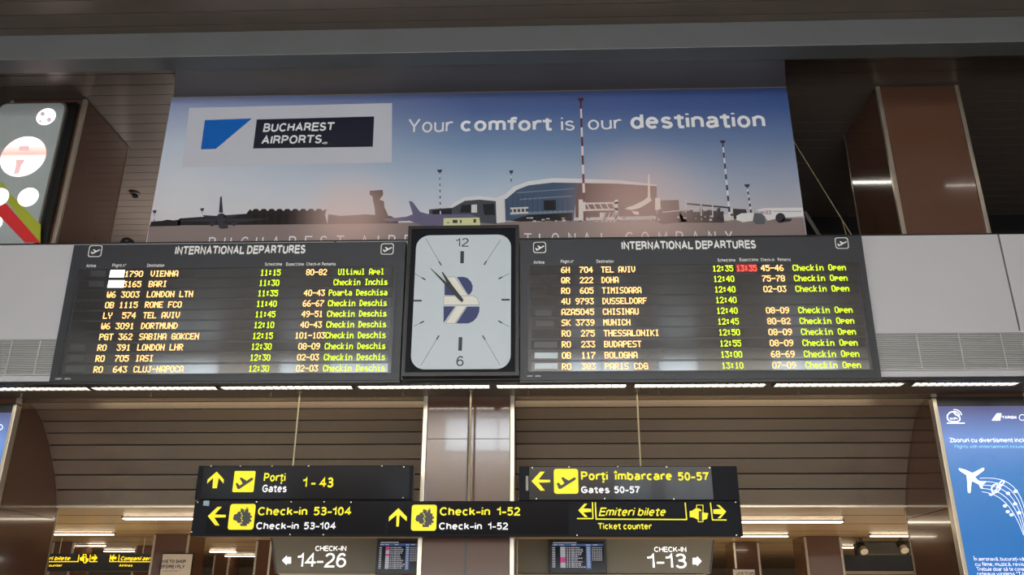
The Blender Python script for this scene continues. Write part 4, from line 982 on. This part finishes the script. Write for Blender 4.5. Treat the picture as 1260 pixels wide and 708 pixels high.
for c0, rr in ((K(245, 300), 18), (K(205, 390), 20)):
    for i in range(24):
        t0 = math.radians(i*15); t1 = t0+math.radians(15); seg(mf, pl, (c0[0]+rr*math.cos(t0), c0[1]+rr*math.sin(t0)), (c0[0]+rr*math.cos(t1), c0[1]+rr*math.sin(t1)), .8, .005)
for s, x0_, x1_, yb in (('În aeronavă, bucurați-vă de', 1198, 1268, 690.5), ('cu filme, muzică, reviste', 1200, 1266, 697), ('Trebuie doar să te conectezi', 1202, 1272, 703), ('rețeaua wireless "TAROM', 1202.5, 1274, 708.8)):
    text(mw, pl, s, x0_, x1_, yb, yb-4.6, o3, .002)
mw.obj('white_lettering', mat('poster_white', (235, 238, 246), .4, emit=.75), r); mc.obj('cyan_lettering', mat('poster_cyan', (140, 206, 236), .4, emit=.6), r); mf.obj('faint_rings', mat('poster_ring', (70, 112, 186), .4, emit=.5), r)
XA = onY(22, 499, 10.59).x
r = lightbox(XA-1.19, XA, 4.24, 'blue poster lightbox on the left column, cut by the left edge of the picture')
pl = Plane((XA-1.19, 10.6, 2.1)); mw = MB()
c0 = (0, 526)
for i in range(14):
    t0 = math.radians(i*26); t1 = t0+math.radians(26); seg(mw, pl, (c0[0]+3.6*math.cos(t0), c0[1]+3.2*math.sin(t0)), (c0[0]+3.6*math.cos(t1), c0[1]+3.2*math.sin(t1)), .9, o3)
mw.obj('round_mark', MC['poster_white'], r)

# ================================================================== CHECK-IN HALL
# central wall carrying the check-in numbers
WY = 15.0
o = onY(340, 707, WY); pl = Plane((o.x, WY, o.z)); r = pl.root('check_in_wall')
ol = pl.pts([(340.5, 706), (335, 662), (877, 664.5), (872.5, 706)]); top = 2.98-o.z
MB().prism(ol, 0, .5).obj('olive_panel', M_olive, r)
bz = ol[0][1]
box('base_ledge', mat('ledge_beige', (176, 166, 150), .5), ol[0][0]+.05, ol[3][0]-.05, -.02, .5, bz-.10, bz-.004, r)
x0_, x1_ = ol[0][0]+.3, ol[3][0]-.3
box('lower_body', mat('check_in_wall_base', (120, 108, 92), .5), x0_, x1_, .05, .5, -o.z, bz-.10, r)
ee = MB(); e1 = pl.pts([(877, 664.5), (879, 664.5), (875, 706), (872.5, 706)]); ee.prism(e1, -.01, .5)
e1 = pl.pts([(333, 662), (335, 662), (340.5, 706), (338.5, 706)]); ee.prism(e1, -.01, .5); ee.obj('edge_strip', M_black, r)
mw = MB(); text(mw, pl, 'CHECK-IN', 388, 426, 678.4, 672.2, .012, .006); text(mw, pl, '14-26', 365.5, 425.5, 698.6, 681, .012, .002)
text(mw, pl, 'CHECK-IN', 805, 844.5, 679.6, 673.4, .012, .006); text(mw, pl, '1-13', 797, 845, 699.8, 681.8, .012, .002)
for s_, cx_, cy_ in ((-1, 353.5, 690), (1, 857, 691)):
    mw.cut('arrow')
    flat(mw, pl, [(cx_+s_*6.2, cy_), (cx_+s_*.5, cy_-6), (cx_+s_*.5, cy_-4), (cx_-s_*4.8, cy_-4), (cx_-s_*4.8, cy_+4), (cx_+s_*.5, cy_+4), (cx_+s_*.5, cy_+6)], .012)
mw.obj('glowing_lettering', M_lit, r)
tag(r, 'olive check-in wall with glowing numbers 14-26 and 1-13 behind the middle column', 'sign wall')
def monitor(x0, x1, y0, y1, label, rows_col):
    o = onY(x0, y1, WY-.17); pl = Plane((o.x, WY-.17, o.z)); r = pl.root('flight_monitor'); wd = pl.at(x1, y1)[0]; ht = pl.at(x0, y0)[1]
    box('bezel', M_bezel, 0, wd, 0, .09, 0, ht, r, .006); box('screen', M_screen, .035, wd-.035, -.003, 0, .035, ht-.035, r)
    box('bracket', M_black, wd*.4, wd*.6, .09, .13, ht*.3, ht*.7, r)
    a = MB(); b_ = MB(); c_ = MB()
    u = lambda fx, fz: (.05+fx*(wd-.1), ht-.05-fz*(ht-.1))
    def rc(m, fx0, fx1, fz0, fz1, off=.005): p, q = u(fx0, fz0), u(fx1, fz1); flatl(m, [(p[0], q[1]), (q[0], q[1]), (q[0], p[1]), (p[0], p[1])], off)
    rc(b_, 0, 1, .07, .14); rc(b_, .66, .76, .14, .95)
    rc(a, .02, .48, .015, .045, .0065)
    for x in (.02, .14, .38, .66, .8): rc(a, x, x+.09, .09, .12, .0065)
    for i in range(12):
        z = .19+i*.062
        rc(a, 0, .06, z, z+.028, .0065)
        rc(c_ if rows_col[i] else a, .16, .26, z-.012, z+.04, .0065)
        x = .28
        while x < .38: rc(a, x, x+.03, z, z+.03, .0065); x += .045
        x = .4; e_ = random.uniform(.5, .62)
        while x < e_: w_ = random.uniform(.02, .05); rc(a, x, x+w_, z, z+.03, .0065); x += w_+.012
        rc(a, .68, .74, z, z+.03, .0065)
        if i < 8:
            for k in range(6): rc(a, .78+k*.034, .80+k*.034, z, z+.03, .0065)
    _s = a.obj('screen_lettering', mat('screen_pale', (170, 176, 190), .4, emit=.45), r); b_.obj('screen_blue_bar', mat('screen_blue', (48, 84, 140), .4, emit=.5), r)
    _s['kind'] = 'stuff'
    c_.obj('screen_magenta_cell', mat('screen_magenta', (190, 50, 130), .4, emit=.6), r)
    tag(r, label, 'monitor', 'flight information monitors')
monitor(461.5, 518, 663, 707.5, 'small flight monitor left of the middle column under the long sign', [1, 1, 0, 0, 1, 0, 0, 0, 0, 0, 0, 0])
monitor(676, 747, 663.5, 706, 'small flight monitor right of the middle column under the long sign', [0, 0, 0, 0, 0, 0, 1, 1, 1, 0, 0, 0])
# red and white notice under the left monitor
o = onY(496, 716, WY-.06); r = root('red_notice', tuple(o)); box('sheet', mat('notice_red', (190, 40, 50), .5), 0, .30, 0, .01, 0, .13, r); box('white_ring', M_white, .12, .2, -.002, 0, .03, .1, r)
tag(r, 'small red notice sheet under the left flight monitor', 'notice')
# hall pillars
def pillar(xa, xb, ytop, side, label, hh=3.125, w2=None):
    p = onY(xa, ytop, 1.0); d = ray((xa+xb)/2, ytop); t = (hh-H)/d.z; Y = d.y*t
    xa_ = onY(xa, ytop, Y).x; xb_ = onY(xb, ytop, Y).x; dep = .8
    r = root('hall_pillar', ((xa_+xb_)/2, Y+dep/2, 0)); hw = (xb_-xa_)/2
    box('body', M_brown, -hw, hw, -dep/2, dep/2, 0, hh, r)
    for s in (-1, 1):
        a, b2 = sorted((s*(hw+.005), s*(hw-.035))); box('corner_trim', M_trim, a, b2, -dep/2-.01, -dep/2+.03, 0, hh-.01, r)
    tag(r, label, 'pillar', 'brown pillars in the check-in hall'); return Y, xa_, xb_
pillar(190.5, 234, 658, 1, 'brown hall pillar carrying the shopping poster left of the long sign')
pillar(264, 283, 683, 1, 'narrow distant brown pillar left of the check-in wall')
pillar(316, 335, 665.5, 1, 'dark brown pillar at the left end of the olive check-in wall')
pillar(902, 933, 667.5, -1, 'brown hall pillar with a pale poster just right of the check-in wall')
pillar(989, 1034, 660.5, -1, 'widest brown hall pillar seen right of the long sign')
pillar(66, 92, 667, 1, 'dark pillar behind the yellow lettered sign')
pillar(167, 190, 672, 1, 'dark narrow pillar behind the right end of the yellow lettered sign')
def poster(x0, x1, y0, Y, txts, label, y1=735):
    o = onY(x0, y1, Y); pl = Plane((o.x, Y, o.z)); r = pl.root('shop_poster'); wd = pl.at(x1, y1)[0]; ht = pl.at(x0, y0)[1]
    box('frame', M_black, 0, wd, 0, .03, 0, ht, r); box('sheet', mat('poster_beige', (196, 184, 168), .4, emit=.08), .02, wd-.02, -.003, 0, .02, ht-.02, r)
    mb = MB()
    for s, a, b2, yb, yt, bo in txts: text(mb, pl, s, a, b2, yb, yt, .005, bo)
    mb.obj('lettering', M_hand, r); tag(r, label, 'poster', 'pale shop posters in the hall')
d = ray(212, 658); Yp = d.y*(3.125-H)/d.z-.05
poster(191.5, 231.5, 681, Yp, [('LOVE TO SHOP', 194.5, 228.5, 693.5, 689.2, .03), ('BEFORE I FLY', 194, 227, 699.8, 695.5, .03), ('and passengers', 201, 221, 703.6, 702.2, 0)], 'pale poster reading LOVE TO SHOP BEFORE I FLY on the left hall pillar')
d = ray(918, 667); Yp = d.y*(3.125-H)/d.z-.05
poster(903.5, 933, 700, Yp, [('LOVE TO SHOP', 906, 931, 707.8, 704, .03)], 'pale poster cut by the lower frame edge right of the check-in wall')
# yellow lettered hanging sign
HY = 17.2
o = onY(48, 703, HY); pl = Plane((o.x, HY, o.z)); r = pl.root('airlines_sign'); wd = pl.at(192, 703)[0]; ht = pl.at(60, 681.5)[1]
box('case', mat('sign_plain_black', (10, 8, 8), .4), 0, wd, 0, .14, 0, ht, r, .005)
my = MB(); mk = MB(); Q = lambda u, v: (50+u/8.04, 620+v/8.04)
text(my, pl, 'Emiteri bilete', 40, 86.5, Q(0, 562)[1], Q(0, 522)[1], .006, .03, .3); text(my, pl, 'Ticket counter', 40, 76.5, Q(0, 625)[1], Q(0, 600)[1], .006, .02)
text(my, pl, 'Companii aeriene', 148.5, 196.5, Q(0, 565)[1], Q(0, 522)[1], .006, .03, .3); text(my, pl, 'Airlines', 146.5, 163, Q(0, 625)[1], Q(0, 600)[1], .006, .02)
for p, q in (((50, 691.7), (96.2, 691.5)), ((97.5, 683), (96, 692)), ((111.5, 683), (110.5, 691.5)), ((110.5, 691.6), (120, 691.5)), ((135, 691.5), (145, 691.5)), ((136.5, 683), (135, 691.5)), ((147, 683), (146, 691.5)), ((146, 691.7), (189, 691.7))): (my.cut('bracket_line'), seg(my, pl, p, q, 1.0, .006))
arrow(my, pl, 116.5, 687, 7.5, 180, .006, .45); arrow(my, pl, 139.7, 687, 7.5, 0, .006, .45); hand_icon(my, mk, pl, 98.5, 109.5, 682.8, 693, .006)
my.obj('glowing_lettering', mat('backlit_yellow', (250, 214, 20), .4, emit=1.0), r); mk.obj('icon_detail', M_black, r)
for xx in (.3, wd-.35): MB().tube((xx, .07, ht-.01), (xx, .07, 3.12-o.z), .01).obj('hanging_rod', M_rod, r)
tag(r, 'black hanging sign with glowing yellow lettering and arrows in the hall, lower left', 'sign')
# dark counter board and fittings on the right
o = onY(1037, 703, 17.6); pl = Plane((o.x, 17.6, o.z)); r = pl.root('counter_signboard'); wd = pl.at(1150, 703)[0]; ht = pl.at(1060, 683.5)[1]
box('case', M_black, 0, wd, 0, .3, 0, ht, r, .01); box('bottom_rail', M_trim2, 0, wd, -.01, .3, -.05, -.002, r)
box('face', M_bezel, .05, wd-.05, -.006, 0, .04, ht-.04, r)
for xx in (.4, wd-.4): MB().tube((xx, .15, ht-.005), (xx, .15, 3.12-o.z), .015).obj('hanging_rod', M_black, r)
tag(r, 'long black counter signboard hanging in the hall beside the right column', 'signboard')
o = onY(1070, 683, 17.9); pl = Plane((o.x, 17.9, o.z)); wd = pl.at(1150, 683)[0]
r = root('ceiling_box', (o.x, 18.3, 3.12)); ht = 3.12-(pl.at(1080, 681)[1]+o.z)
box('body', M_olive, 0, wd, -.2, .3, -ht, 0, r); box('dark_end', M_black, -.05, 0, -.2, .3, -ht, 0, r)
tag(r, 'olive box unit under the hall ceiling behind the black signboard', 'ceiling unit')
for px, py, lb in ((1060, 672, 'round projector lamp under the hall ceiling left of the olive box'), (1109, 668, 'round projector lamp under the hall ceiling beside the right column')):
    p = onY(px, py, 17.2 if px < 1100 else 16.9); r = root('spot_lamp', (p.x, p.y, 3.12))
    MB().tube((0, 0, -.12), (0, 0, 0), .03).obj('stem', M_black, r); MB().tube((0, -.05, -.2), (0, .05, -.12), .085, 12).obj('head', M_black, r); MB().tube((0, -.11, -.26), (0, -.05, -.2), .075, 12).obj('reflector', M_trim, r)
    tag(r, lb, 'spot lamp', 'spot lamps in the hall')
